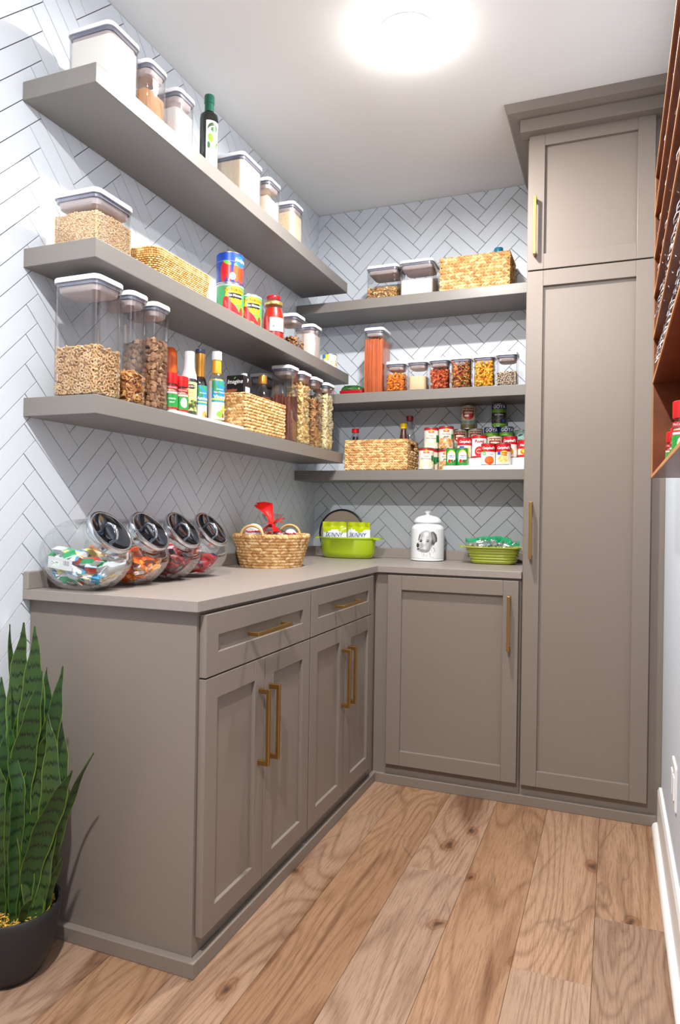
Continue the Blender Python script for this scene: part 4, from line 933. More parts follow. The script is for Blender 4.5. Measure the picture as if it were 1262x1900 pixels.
# white-capped balsamic glaze
prof = [(.024, 0), (.0255, .004), (.0255, .125), (.0225, .145), (.0175, .165), (.0145, .18), (.0138, .20)]
p = Paint(.09, .112, rgb(240, 224, 140)).ell(.004, .096, .016, .008, rgb(20, 20, 20)).speck(.02, .05, [rgb(60, 90, 40), rgb(90, 60, 40), rgb(110, 140, 60)], 70, .006).band(0, .016, rgb(60, 70, 50)); p.text('ACETO', .004, .096, .008, CREAM, .02); p.text('BALSAMIC', .0, .076, .007, rgb(90, 70, 30)); p.text('GLAZE', .0, .064, .007, rgb(90, 70, 30))
bottle('glaze_bottle', 'dark glaze bottle with a frosted white cap and yellow label', prof, .155, -1.415, zt, mat('dark_glaze', rgb(40, 40, 60), .25, coat=.6), None, 1, [(.0258, .135), (.024, .150), (.0175, .172), (.0165, .205), (.0165, .2255), (.0145, .228), (.001, .2285)], mat('frosted_cap', rgb(226, 226, 236), .5, sss=.2), p, .012, 10)
# aminos
prof = [(.022, 0), (.0235, .004), (.0235, .13), (.019, .148), (.0135, .16), (.013, .235)]
def p_coco(h, w_): 
    p = Paint(w_, h, rgb(236, 230, 214)).band(h * .45, h, rgb(40, 140, 190)).ell(-.014, h * .85, .010, .030, rgb(50, 140, 90), .5).ell(.012, h * .93, .016, .006, rgb(60, 150, 90), -.4).band(h * .44, h * .48, rgb(40, 150, 150)).rect(-.03, .03, h * .50, h * .54, rgb(250, 210, 60)).ell(.012, h * .16, .010, .013, rgb(214, 150, 60)).ell(.019, h * .1, .007, .009, rgb(140, 80, 40)).ell(.006, h * .07, .006, .006, rgb(150, 180, 50))
    p.text('Coconut', .004, h * .78, .007, WHITE, .01, .2); return p
p = p_coco(.118, .075); p.text('Aminos', .006, .118 * .62, .015, WHITE, .03)
bottle('aminos_bottle', 'dark bottle with a tall gold neck and a blue coconut label', prof, .155, -1.349, zt, mat_clear('brown_glass', (.30, .2, .12), .3), mat('soy_brown', rgb(30, 16, 12), .2, coat=.5), .65, [(.0155, .147), (.0158, .15), (.0148, .20), (.016, .204), (.016, .235), (.001, .236)], mat('gold_cap', rgb(196, 140, 60), .3, .7), p, .006, 18)
t_ = [o for o in C.objects if o.name.startswith('aminos_bottle')][0]
MB().lathe([(.0165, .2362), (.0172, .238), (.0172, .247), (.0165, .2495), (.001, .25)], 28).build('stopper', mat('navy_cap', rgb(50, 60, 84), .4), t_, smooth=40)
# vinegar: square-shouldered bottle
prof = [(.026, 0), (.0282, .004), (.0282, .155), (.026, .168), (.016, .180), (.0142, .188), (.014, .235)]
p = p_coco(.135, .085); p.text('Vinegar', .008, .135 * .58, .0165, WHITE, .03); p.text('Raw Coconut', .004, .135 * .70, .0075, WHITE, .02); p.rect(-.0425, -.024, 0, .135, rgb(216, 206, 196)).ell(.022, .135 * .3, .008, .012, YEL).ell(.004, .018, .012, .010, rgb(130, 190, 60))
bottle('vinegar_bottle', 'clear vinegar bottle with a yellow neck and white cap beside the basket', prof, .170, -1.268, zt, M_glass, mat('vinegar_liquid', rgb(214, 186, 110), .1, coat=.6), .68, [(.0165, .182), (.0165, .22), (.0150, .228)], mat('yellow_band', rgb(226, 160, 36), .4), p, .018, 18, capname='neck_seal')
t_ = [o for o in C.objects if o.name.startswith('vinegar_bottle')][0]
MB().lathe([(.0175, .2285), (.0178, .23), (.0178, .256), (.0165, .259), (.001, .2595)], 28).build('cap', M_lid, t_, smooth=40)
# carton in the basket
t = thing('broth_carton', 'black broth carton with white script standing in the basket', 'carton', (.168, -1.105, ZL3 + .0105))
boxo('carton_body', (-.036, -.030, 0), (.036, .030, .200), mat('black_card', rgb(22, 20, 22), .3, coat=.3), t, bevel=.002)
p = Paint(.070, .19, rgb(22, 20, 22), .002).ell(-.02, .138, .03, .007, rgb(150, 90, 60), .1).ell(-.034, .12, .016, .012, rgb(190, 90, 50)); p.text('Imagine', 0, .172, .0215, WHITE, .01, .25); p.ell(-.001, .186, .004, .002, rgb(120, 190, 50), .8)
m_ = MB(); p.mesh(m_, planemap((0, -.0305, .004), (1, 0, 0), (0, 0, 1))); m_.build('label', M_print, t)
p = Paint(.054, .19, rgb(22, 20, 22), .002).rect(-.018, .018, .135, .155, rgb(190, 196, 214)); m_ = MB(); p.text('P', 0, .178, .02, WHITE, .02); p.mesh(m_, planemap((.0365, 0, .004), (0, 1, 0), (0, 0, 1))); m_.build('side_label', M_print, t)
MB().lathe([(.011, .2005), (.012, .202), (.012, .212), (.001, .2125)], 20, M=TR(.014, .012, 0)).build('cap', M_lid, t, smooth=40)
# syrup flask in the basket
prof = [(.036, 0), (.040, .006), (.042, .09), (.039, .135), (.028, .165), (.017, .185), (.0145, .2), (.0145, .215)]
p = Paint(.05, .05, rgb(30, 28, 30)).rect(-.024, .024, .002, .048, rgb(200, 200, 190)).rect(-.023, .023, .003, .047, rgb(30, 28, 30)); p.stroke([(-.014, .03), (-.010, .036), (-.007, .028), (-.002, .034), (.004, .029), (.014, .033)], .0018, CREAM)
bottle('syrup_bottle', 'clear flask of dark maple syrup with a gold cap in the basket', prof, .168, -.918, ZL3 + .0105, M_glass, mat('syrup', rgb(96, 44, 10), .12, coat=.8), .70, [(.0165, .205), (.0168, .207), (.0168, .236), (.0155, .239), (.001, .2395)], mat('gold_cap', rgb(196, 140, 60), .3, .7), p, .085, 20)

# bottles in and behind the back-shelf baskets
zb = ZB3 + .0105
bottle('soy_bottle', 'dark sauce bottle with a bright red cap at the corner end of the basket', [(.020, 0), (.021, .004), (.021, .12), (.017, .155), (.0155, .185)], .271, -.118, zb, M_glass, mat('soy_dark', rgb(36, 26, 40), .2, coat=.5), .9, [(.0175, .186), (.0185, .188), (.0175, .206), (.001, .2065)], mat('bright_red_cap', rgb(226, 22, 30), .35))
bottle('honey_bottle', 'brown sauce bottle with a yellow cap in the basket', [(.019, 0), (.020, .004), (.020, .15), (.0165, .178), (.0145, .198)], .524, -.125, zb, M_glass, mat('brown_sauce', rgb(84, 30, 14), .2, coat=.5), .98, [(.0165, .198), (.0172, .2), (.0168, .220), (.015, .2235), (.001, .224)], mat('yellow_cap', rgb(250, 205, 10), .35))
bottle('clear_bottle', 'tall clear bottle with a dark red cap behind the yellow-capped one', [(.024, 0), (.026, .004), (.026, .17), (.018, .2), (.013, .225), (.0128, .245)], .541, -.076, zb, M_glass, None, 1, [(.0165, .241), (.017, .243), (.0165, .266), (.001, .267)], mat('dark_red_cap', rgb(130, 14, 24), .35))
bottle('pill_bottle', 'small brown bottle with a teal cap in the basket on the highest back shelf', [(.021, 0), (.022, .004), (.022, .165), (.0185, .172), (.018, .180)], .968, -.115, ZB1 + .0105, mat_clear('amber_glass', (.55, .28, .10), .3), mat('amber_fill', rgb(110, 50, 20), .3), .9, [(.0205, .178), (.021, .180), (.0205, .204), (.019, .2065), (.001, .207)], mat('teal_cap', rgb(10, 120, 150), .4))
t = thing('paper_box', 'white box lid just showing above the basket on the highest back shelf', 'box', (.80, -.12, ZB1 + .0105))
boxo('carton_body', (-.04, -.03, 0), (.04, .03, .160), M_lid, t, bevel=.001)
# snack pack on the middle back shelf
t = thing('snack_pack', 'flat red and dark green snack pack lying beside the spaghetti tub', 'snack pack', (.283, -.19, ZB2))
m_ = MB(); m_.loft([rr(.095, .07, .012, .0, 5), rr(.118, .085, .014, .006, 5), rr(.120, .087, .014, .017, 5), rr(.105, .075, .012, .02, 5)]); m_.build('tray', mat('red_tray', rgb(196, 16, 36), .3, coat=.4), t, smooth=50)
m_ = MB(); L_ = []
for k, z in ((1.0, .0202), (1.0, .024), (.93, .034), (.7, .043), (.3, .047)): L_.append([(x * k, y * k, z + .004 * mnoise.noise(Vector((x * 60, y * 60, k)))) for x, y, z0 in rr(.112, .08, .02, 0, 7)])
m_.loft(L_); m_.build('film', mat('green_film', rgb(40, 80, 36), .2, coat=.7, var=.9, vscale=30), t, smooth=60)

# ================================================================== WORKTOP ITEMS
t = thing('treat_canister', 'white ceramic canister with a lid and a printed dog portrait', 'canister', (.652, -.125, ZC))
r = .079
prof = [(r - .006, 0), (r, .004), (r, .010), (r - .0012, .0115), (r, .013), (r, .15), (r - .004, .163), (r - .014, .172), (r - .018, .175), (r - .018, .182)]
M_cer = mat('white_ceramic', rgb(238, 240, 242), .12, coat=.6)
MB().lathe(prof, 56).build('body', M_cer, t, smooth=40)
MB().lathe([(r - .018, .1825), (r - .012, .183), (r - .012, .188), (r - .016, .198), (r - .030, .210), (r - .052, .217), (.014, .219), (.011, .221), (.010, .226), (.014, .229), (.0175, .233), (.0175, .238), (.013, .2425), (.001, .244)], 56).build('lid', M_cer, t, smooth=40)
g = lambda k: rgb(k, k, k + 1)
p = Paint(2 * PI * .0792, .137, rgb(238, 240, 242), .001)
S = .1
P2 = lambda pts: [((u - .5) * .126, v * .136) for u, v in pts]
head = [(.28, .50), (.27, .62), (.24, .72), (.26, .82), (.34, .92), (.46, .97), (.58, .95), (.66, .88), (.70, .76), (.72, .62), (.74, .50), (.66, .34), (.60, .24), (.48, .22), (.36, .24), (.22, .27), (.13, .30), (.12, .40), (.15, .50), (.22, .53)]
p.poly(P2(head), g(186))
for u, v, ru, rv, k, am in ((.50, .84, .012, .010, 246, .9), (.40, .60, .008, .018, 248, .9), (.58, .48, .012, .016, 190, .8), (.62, .60, .012, .014, 176, .7), (.30, .34, .016, .010, 190, .7), (.45, .36, .014, .010, 232, .8), (.56, .34, .010, .012, 150, .7), (.30, .82, .006, .012, 170, .7), (.64, .82, .008, .014, 160, .7), (.36, .47, .006, .010, 176, .6), (.21, .46, .01, .008, 240, .8)): p.shade((u - .5) * .126, v * .136, ru, rv, g(k), am)
p.poly(P2([(.66, .92), (.76, .94), (.88, .84), (.93, .70), (.92, .58), (.85, .56), (.80, .48), (.76, .44), (.72, .52), (.71, .68)]), g(92)); p.shade(.034, .100, .006, .022, g(170), .8, .3); p.shade(.026, .072, .004, .016, g(34), .9)
p.poly(P2([(.24, .86), (.20, .76), (.17, .64), (.20, .60), (.24, .70), (.28, .80)]), g(120))
for u in (.285, .545): p.ell((u - .5) * .126, .60 * .136, .0062, .0050, g(26)); p.ell((u - .5) * .126 - .001, .615 * .136, .0015, .0012, g(240)); p.stroke(P2([(u - .07, .61), (u - .03, .65), (u + .04, .65), (u + .075, .61)]), .0018, g(70))
p.shade((.30 - .5) * .126, .44 * .136, .012, .012, g(160), .7); p.shade((.46 - .5) * .126, .70 * .136, .007, .020, g(228), .8); p.shade((.64 - .5) * .126, .46 * .136, .008, .022, g(120), .7); p.shade((.40 - .5) * .126, .27 * .136, .022, .005, g(110), .7)
p.stroke(P2([(.33, .66), (.27, .60), (.19, .555), (.12, .51)]), .0016, g(70)); p.stroke(P2([(.12, .31), (.18, .262), (.28, .235), (.40, .215), (.52, .22), (.62, .29)]), .0018, g(70)); p.stroke(P2([(.24, .86), (.215, .74), (.24, .66), (.27, .60)]), .0014, g(90))
p.poly(P2([(.11, .50), (.17, .525), (.225, .49), (.225, .43), (.19, .385), (.13, .37), (.10, .43)]), g(34)); p.poly(P2([(.125, .345), (.19, .35), (.25, .33), (.21, .30), (.14, .31)]), g(60)); p.ell((.17 - .5) * .126, .46 * .136, .003, .0015, g(150))
rs = random.Random(5)
for _ in range(150):
    u, v = rs.uniform(.26, .74), rs.uniform(.25, .95)
    dx, dy = (u - .45), (v - .55); L_ = math.hypot(dx, dy) + .01; l = rs.uniform(.02, .06)
    if (dx / .24) ** 2 + (dy / .36) ** 2 < 1: p.stroke(P2([(u, v), (u - dy / L_ * l * .5 + .01, v + dx / L_ * l - .02)]), .0007, g(rs.choice([120, 150, 170, 90])), .6)
for _ in range(46):
    u = rs.uniform(.34, .84); v = rs.uniform(.12, .34) + max(0, (u - .62)) * .6; p.stroke(P2([(u, v), (u + rs.uniform(-.03, .05), v - rs.uniform(.04, .11))]), .0008, g(rs.choice([90, 130, 170])), .7)
for a, b in (((.30, .22), (.36, .05)), ((.40, .20), (.40, .04)), ((.60, .24), (.66, .03)), ((.66, .06), (.80, .03)), ((.74, .40), (.86, .22)), ((.82, .46), (.78, .2))): p.stroke(P2([a, ((a[0] + b[0]) / 2 + .02, (a[1] + b[1]) / 2), b]), .0012, g(110), .8)
p.stroke(P2([(.26, .30), (.34, .23), (.46, .21), (.58, .25), (.64, .34)]), .0016, g(70), .8); p.stroke(P2([(.22, .34), (.30, .30), (.40, .32)]), .0014, g(60), .8); p.stroke(P2([(.34, .92), (.27, .84), (.25, .74)]), .0012, g(120)); p.stroke(P2([(.36, .93), (.5, .98), (.64, .92)]), .001, g(140))
m_ = MB(); p.mesh(m_, cylmap(r + .0002, facing(.652, -.125, -4), .014)); m_.build('dog_print', mat_print('ceramic_print', .12, .6), t, smooth=80)

# lime green oval pot
M_lime = mat('lime_enamel', rgb(164, 190, 10), .22, coat=.6)
def oval(a, b, z, n=48, e=2.): 
    return [(math.copysign(abs(math.cos(k)) ** (2 / e), math.cos(k)) * a, math.copysign(abs(math.sin(k)) ** (2 / e), math.sin(k)) * b, z) for k in [i * 2 * PI / n for i in range(n)]]
t = thing('oval_pot', 'lime green oval pot with side handles in the back corner', 'pot', (.252, -.146, ZC))
MB().loft([oval(.122, .072, 0), oval(.130, .080, .006), oval(.138, .088, .03), oval(.143, .092, .094), oval(.148, .096, .097), oval(.148, .096, .103), oval(.143, .091, .104), oval(.136, .085, .095), oval(.126, .076, .01), oval(.10, .05, .008)]).build('body', M_lime, t, smooth=50)
for s_ in (-1, 1):
    MB().loft([[(s_ * (.143 + x), y, z) for x, y, z in l][::s_] for l in [[(x if x > 0 else 0, y, z) for x, y, z in rr(.066, .07, .02, zz, 6)] for zz in (.094, .096, .1008, .1025)]]).build('handle', M_lime, t, smooth=50)
def pillow(mb, w_, h_, th, M, seed=0, nu=16, nv=14, amp=.004, flat_top=0.):
    """crinkled bag standing in local XZ plane, front to -Y"""
    for s_ in (-1, 1):
        v = []
        for j in range(nv + 1):
            for i in range(nu + 1):
                u = i / nu - .5; q = j / nv; e = max(0, (1 - (2 * u) ** 2)) ** .5 * (max(0, math.sin(PI * min(1, q / (1 - flat_top)))) ** .55 if q < 1 - flat_top else 0)
                nz = mnoise.noise(Vector((u * 7 + seed, q * 6, s_ * 3 + seed)))
                v.append((u * w_ * (1 - .06 * e), s_ * th / 2 * e + nz * amp * (.3 + e) + (.003 * math.sin(u * 16 + seed) if q > 1 - flat_top else 0), q * h_ + nz * amp))
        n1 = nu + 1
        f = [(j * n1 + i, j * n1 + i + 1, (j + 1) * n1 + i + 1, (j + 1) * n1 + i)[::(1 if s_ < 0 else -1)] for j in range(nv) for i in range(nu)]
        yield np.array(v), f, M
M_bagw = mat('white_foil_bag', rgb(226, 230, 240), .35, coat=.3); M_bagg = mat('green_foil_bag', rgb(176, 190, 10), .3, coat=.3)
def snack_bag(label, x, y, z, rz, tilt, seed, text):
    t = thing('snack_bag', label, 'snack bag', (x, y, z), rz); t.rotation_euler = (tilt, 0, rz)
    W, H = .124, .150
    def surf(u, v, off=0.):
        pass
    for nm, z0, z1, mm in (('bag_body', 0, .72, M_bagw), ('bag_top', .72, 1., M_bagg)):
        mb = MB()
        for v, f, M in pillow(mb, W, H, .042, None, seed, 16, 20, .005, .16):
            keep = [q for q in f if z0 - 1e-6 <= (sum(v[i][2] for i in q) / 4 / H - .06 * math.sin(9 * sum(v[i][0] for i in q) / 4 / W + seed)) < z1 + (1 if z1 == 1. else 0)]
            mb.add(v, keep)
        o = mb.build(nm, mm, t, smooth=60)
    g_, tf = text_geo(text, .030, .0, .15, .85)
    v = np.c_[g_[:, 0], np.full(len(g_), 0.), g_[:, 1] + H * .585]
    # lay the letters on the bulging front
    for k in range(len(v)):
        u = v[k, 0] / W; q = v[k, 2] / H; e = max(0, (1 - (2 * u) ** 2)) ** .5 * max(0, math.sin(PI * min(1, q / .84))) ** .55
        nz = mnoise.noise(Vector((u * 7 + seed, q * 6, -3 + seed))); v[k, 1] = -.021 * e + nz * .005 * (.3 + e) - .0018
    MB().add(v, tf).build('lettering', mat('navy_ink', rgb(40, 50, 110), .5), t)
    return t
snack_bag('puffy snack bag in the green pot, the one nearer the wicker basket', .189, -.166, ZC + .028, .08, .08, 1.3, 'SKINNY')
snack_bag('puffy snack bag in the green pot, the one nearer the canister', .316, -.166, ZC + .028, -.10, .04, 4.1, 'SKINNY')
# dark-rimmed stone disc leaning in the corner
t = thing('baking_stone', 'round tan baking stone with a black rim leaning in the corner', 'baking stone', (.172, -.034, ZC)); t.rotation_euler = (-.05, 0, 0)
n = 56; q = lambda r_, y_: [(r_ * 1.04 * math.cos(a), y_, .122 + r_ * math.sin(a)) for a in np.arange(n) * 2 * PI / n]
MB().loft([q(.112, 0), q(.118, 0), q(.1215, -.003), q(.1215, -.007), q(.118, -.0095), q(.112, -.0095)], close=True).build('rim', mat('black_rim', rgb(24, 22, 24), .35), t, smooth=50)
MB().loft([q(.1118, -.002), q(.1118, -.0075)]).build('plate', mat('tan_stone', rgb(176, 156, 140), .6), t, smooth=40)
# ribbed olive green dish with bags
M_ol = mat('olive_glaze', rgb(170, 180, 60), .2, coat=.6)
t = thing('ribbed_dish', 'ribbed yellow-green baking dish with side tabs near the cupboard', 'dish', (.972, -.155, ZC))
L_ = [oval(.088, .055, 0, 48, 3.5), oval(.098, .063, .004, 48, 3.5)]
for k in range(5):
    z = .008 + k * .0125; a = .100 + k * .0042
    L_ += [oval(a, a - .036, z, 48, 3.5), oval(a + .0045, a - .0315, z + .005, 48, 3.5), oval(a + .002, a - .034, z + .011, 48, 3.5)]
L_ += [oval(.128, .090, .072, 48, 4), oval(.134, .096, .075, 48, 4), oval(.134, .096, .079, 48, 4), oval(.124, .086, .080, 48, 4), oval(.098, .062, .012, 48, 3.5), oval(.06, .03, .011, 48, 3.5)]
MB().loft(L_).build('body', M_ol, t, smooth=50)
for s_ in (-1, 1):
    MB().loft([[(s_ * (.125 + max(0, x)), y, z + .004 * (max(0, x) / .03)) for x, y, z in rr(.062, .10, .02, zz, 6)][::s_] for zz in (.072, .0735, .0775, .0785)]).build('handle', M_ol, t, smooth=50)
M_zip = mat_clear('zip_bag_plastic', (.92, .93, .94), .35, .12); M_zg = mat('green_zip', rgb(30, 170, 110), .4)
M_leafy = mat_isl('dried_bits', [rgb(150, 150, 90), rgb(206, 200, 170), rgb(110, 120, 70), rgb(230, 226, 214), rgb(120, 80, 50), rgb(150, 190, 190)], .6)
for i, (x, y, rz, w_, lab) in enumerate([(.905, -.185, .05, .115, 'zip bag with a bright green seal at the left of the ribbed dish'), (.985, -.124, -.06, .125, 'zip bag with a green seal in the middle of the ribbed dish'), (1.040, -.182, .05, .10, 'zip bag with a green seal at the cupboard end of the ribbed dish')]):
    t = thing('zip_bag', lab, 'zip bag', (x, y, ZC + .022), rz); h_ = .096 if i < 2 else .084
    mb = MB()
    for v, f, M in pillow(mb, w_, h_, .034, None, i * 3.3, 14, 12, .0035, .12): mb.add(v, f)
    mb.build('bag_body', M_zip, t, smooth=60)
    mb = MB()
    def zp(u, z): return (u * w_ * 1.02, .006 * math.sin(u * 9 + i * 2) + .004 * math.sin(u * 21 + i), z + .007 * math.sin(u * 5 + i * 1.7))
    L2 = []
    for k in range(17):
        u = k / 16 - .5; (x0, y0, z0), (x1, y1, z1) = zp(u, h_ - .016), zp(u, h_ + .001)
        L2.append([(x0, y0 - .0014, z0), (x1, y1 - .0014, z1), (x1, y1 + .0014, z1), (x0, y0 + .0014, z0)])
    mb.loft(L2)
    mb.build('zip_strip', M_zg, t, smooth=60)
    mb = MB(); T = t_flake()
    for _ in range(130):
        u = random.uniform(-.42, .42); q_ = random.uniform(.1, .68); e = (1 - (2 * u) ** 2) ** .5 * math.sin(PI * q_ / .8) ** .5
        v, f = T; v = (v * random.uniform(.012, .022)) @ rand_rot().T + np.array([u * w_, random.uniform(-1, 1) * .010 * e, q_ * h_]); mb.add(v, f)
    tag(mb.build('contents', M_leafy, t), kind='stuff')

# candy jars
JY = [-1.880, -1.709, -1.541, -1.378]
jn = ['first', 'second', 'third', 'fourth']
def ico(): pass
def wrapper(mb, c, s, R, mi=0):
    """crimped wrapper: flattened box with pinched ends"""
    L_ = []
    for k, (x, a, b) in enumerate(((-.5, .44, .03), (-.43, .42, .03), (-.37, .40, .34), (-.3, .42, .46), (.3, .42, .46), (.37, .40, .34), (.43, .42, .03), (.5, .44, .03))):
        L_.append([(x * s[0], y * a * s[1] * 2, z * b * s[2] * 2) for y, z in ((-.5, -.3), (-.3, -.5), (.3, -.5), (.5, -.3), (.5, .3), (.3, .5), (-.3, .5), (-.5, .3))])
    mb.loft(L_, mi=mi, M=TR(*c) @ np.array(Matrix(R.tolist()).to_4x4() if False else Matrix([[*R[0], 0], [*R[1], 0], [*R[2], 0], [0, 0, 0, 1]])))
sets = [
    ([rgb(226, 226, 228), rgb(238, 236, 230), rgb(30, 150, 90), rgb(40, 150, 200), rgb(236, 228, 200), rgb(200, 204, 208), rgb(240, 200, 80), rgb(214, 60, 40)], 46, (.075, .036, .026), 'a first glass candy jar of white, green and blue snack bars, nearest the counter end'),
    ([rgb(240, 120, 30), rgb(246, 150, 50), rgb(230, 90, 20), rgb(240, 190, 150), rgb(120, 60, 40), rgb(236, 226, 226), rgb(250, 170, 60)], 120, (.042, .022, .018), 'glass candy jar of orange wrapped sweets, second from the counter end'),
    ([rgb(130, 28, 34), rgb(160, 44, 46), rgb(100, 24, 30), rgb(70, 66, 62), rgb(186, 80, 72), rgb(150, 150, 150)], 90, (.050, .026, .018), 'glass candy jar of dark red wrapped sweets, third from the counter end'),
    ([rgb(206, 20, 34), rgb(40, 60, 150), rgb(220, 40, 50), rgb(230, 60, 60), rgb(206, 24, 40), rgb(236, 220, 220), rgb(190, 16, 30)], 80, (.055, .028, .020), 'glass candy jar of red and blue sweets, beside the round wicker basket')]
sets[0] = ([rgb(226, 226, 228), rgb(240, 240, 238), rgb(214, 216, 220), rgb(30, 150, 90), rgb(236, 232, 214), rgb(60, 160, 206), rgb(200, 204, 208), rgb(244, 244, 242), rgb(240, 210, 110), rgb(208, 212, 216), rgb(206, 70, 50), rgb(232, 232, 234)], sets[0][1], sets[0][2], 'glass candy jar of white, green and blue snack bars, nearest the counter end')
ax_, az_, bj = .128, .1, .0785
mn_ = (math.cos(math.radians(39)), math.sin(math.radians(39)))
zc_ = .092; dm = .084
def jloop(y, sc_, inner=0.):
    rho = (1 - (abs(y) / bj) ** 3.2) ** (1 / 3.2) if abs(y) < bj else 0
    out = []
    for i in range(44):
        a = i * 2 * PI / 44; x = (ax_ - inner) * rho * math.cos(a); z = (az_ - inner) * rho * math.sin(a)
        d = x * mn_[0] + z * mn_[1]
        if d > dm: x -= (d - dm) * mn_[0]; z -= (d - dm) * mn_[1]
        z = max(z, -zc_ + inner)
        out.append((x, y, z + zc_))
    return out
for i, (cols, cnt, size, lab) in enumerate(sets):
    t = thing('candy_jar', lab, 'candy jar', (.146, JY[i], ZC))
    ys = [-bj * math.cos(k) * .9995 for k in np.linspace(.12, PI - .12, 17)]
    MB().loft([jloop(y, 1) for y in ys]).build('body', M_glass, t, smooth=50)
    # lid
    M = TR((dm - .003) * mn_[0], 0, zc_ + (dm - .003) * mn_[1]) @ np.array(Matrix.Rotation(PI / 2 - math.radians(39), 4, 'Y'))
    l = MB().lathe([(.052, -.001), (.060, -.001), (.0605, .012), (.066, .014), (.0695, .018), (.0695, .024), (.067, .0285), (.062, .0295), (.0605, .0288)], 56, M=M, cap1=False).build('lid', M_chrome, t, smooth=45)
    MB().lathe([(.0606, .020), (.0606, .0286), (.052, .0262), (.03, .0235), (.001, .0228)], 56, M=M).build('lid_top', M_chrome_refl, l, smooth=45)
    hb_ = MB(); hb_.tube([tuple((M @ np.array([.026 * math.cos(a), 0, .022 + .020 * math.sin(a), 1]))[:3]) for a in np.linspace(0, PI, 11)], .0052, 8); hb_.build('handle', M_chrome, l, smooth=60)
    MB().lathe([(.0595, -.006), (.0605, -.0012)], 40, M=M).build('gasket', mat('clear_ring', rgb(190, 190, 190), .3), l, smooth=40)
    mb = MB(); rs = random.Random(10 + i); placed = 0; fillz = .115 if i < 2 else .105
    tries = 0
    while placed < cnt * 2.0 and tries < 9000:
        tries += 1
        y = rs.uniform(-bj, bj) * .95; x = rs.uniform(-ax_, ax_); z = rs.uniform(.008, fillz)
        if z > fillz * (.80 - .22 * x / ax_): continue
        s_ = [q * rs.uniform(.85, 1.12) for q in size]
        Rm = np.array(Matrix.Rotation(rs.uniform(0, 6.28), 3, 'Z') @ Matrix.Rotation(rs.uniform(-.45, .45), 3, 'Y') @ Matrix.Rotation(rs.uniform(-.7, .7), 3, 'X'))
        n_f, n_m, n_n = len(mb.f), len(mb.mi), mb.n
        wrapper(mb, (x, y, z), s_, Rm); v = mb.v[-1]
        yy = np.clip(np.abs(v[:, 1]) / bj, 0, .999); q = np.hypot(v[:, 0] / ax_, (v[:, 2] - zc_) / az_) / (1 - yy ** 3.2) ** (1 / 3.2)
        mxq = q.max(); bad = mxq > .965 or np.abs(v[:, 1]).max() > bj * .95 or v[:, 2].min() < .004
        core = mxq < .80 and rs.random() < .6
        if bad or core or (v[:, 0] * mn_[0] + (v[:, 2] - zc_) * mn_[1]).max() > dm - .004:
            mb.v.pop(); del mb.f[n_f:]; del mb.mi[n_m:]; mb.n = n_n; continue
        placed += 1
    tag(mb.build('wrapped_sweets', mat_isl('wrappers_%d' % i, cols, .3, .6, 120, coat=.4), t, smooth=40), kind='stuff')
    if i == 0:
        # big legible packs of the first jar
        mb = MB(); p = Paint(.085, .030, rgb(214, 216, 218), .0012).rect(-.03, -.002, .006, .02, rgb(232, 240, 232)).speck(.008, .018, [rgb(50, 120, 80), rgb(80, 80, 90)], 16, .0015, -.028, -.006)
        for k in range(9): p.rect(.012 + k * .0022, .013 + k * .0022, .012, .024, rgb(60, 60, 60))
        p.mesh(mb, planemap((.045, -.0742, .062), (.995, -.04, -.10), (.02, .02, 1)))
        # small paper bar label seen through the glass
        o = mb.build('bar_wrapper_print', M_print, t)
        o.location = (-.07, .004, -.004)

# sweets in the round basket
t = thing('sweet_bag', 'clear bag of sweets tied with a red ribbon in the round basket', 'sweet bag', (.175, -.83, ZC + .012))
mb = MB()
L_ = [[(a * math.cos(k) * (1 + .06 * math.sin(5 * k)), a * math.sin(k) * (1 + .06 * math.cos(4 * k)), z) for k in np.arange(24) * 2 * PI / 24] for a, z in ((.03, .0), (.075, .02), (.088, .06), (.08, .105), (.05, .132), (.012, .15), (.011, .155), (.03, .175), (.045, .2), (.047, .201))]
mb.loft(L_, cap1=False); mb.build('bag_body', M_zip, t, smooth=60)
mb = MB()
for _ in range(90):
    a = random.uniform(0, 6.28); z = random.uniform(.02, .125); rr_ = .07 * (1 - ((z - .06) / .1) ** 2) * random.uniform(.6, 1)
    T = t_nugget(); mb.add(T[0] * random.uniform(.018, .028) @ rand_rot().T + np.array([rr_ * math.cos(a), rr_ * math.sin(a), z]), T[1])
tag(mb.build('sweets', mat_isl('mixed_sweets', [rgb(236, 190, 140), rgb(240, 236, 236), rgb(200, 40, 50), rgb(60, 60, 70), rgb(226, 150, 90), rgb(246, 214, 190)], .35, coat=.4), t, smooth=60), kind='stuff')
M_rib = mat('red_ribbon', rgb(226, 24, 22), .3, coat=.4)
mb = MB()
mb.lathe([(.0125, .146), (.015, .149), (.015, .156), (.0125, .159)], 20)
for a0, ln, up, wd in ((2.5, .075, .10, .038), (3.2, .070, .088, .030), (-.7, .055, -.018, .018), (1.2, .05, .02, .018), (-2.2, .055, -.02, .02), (.2, .05, .035, .02), (-1.5, .05, .012, .022)):
    L2 = []
    for k in range(7):
        s_ = k / 6; x = ln * s_ * math.cos(a0); y = ln * s_ * math.sin(a0); z = .152 + up * s_ ** .8; w2 = wd * (.2 + .8 * s_) ; px, py = -math.sin(a0), math.cos(a0); c_ = .006 * math.sin(PI * s_ * 1.5)
        L2.append([(x + px * w2, y + py * w2, z + c_), (x, y, z + .006 + c_), (x - px * w2, y - py * w2, z + c_), (x, y, z + .0045 + c_)])
    mb.loft(L2)
mb.build('ribbon', M_rib, t, smooth=60)
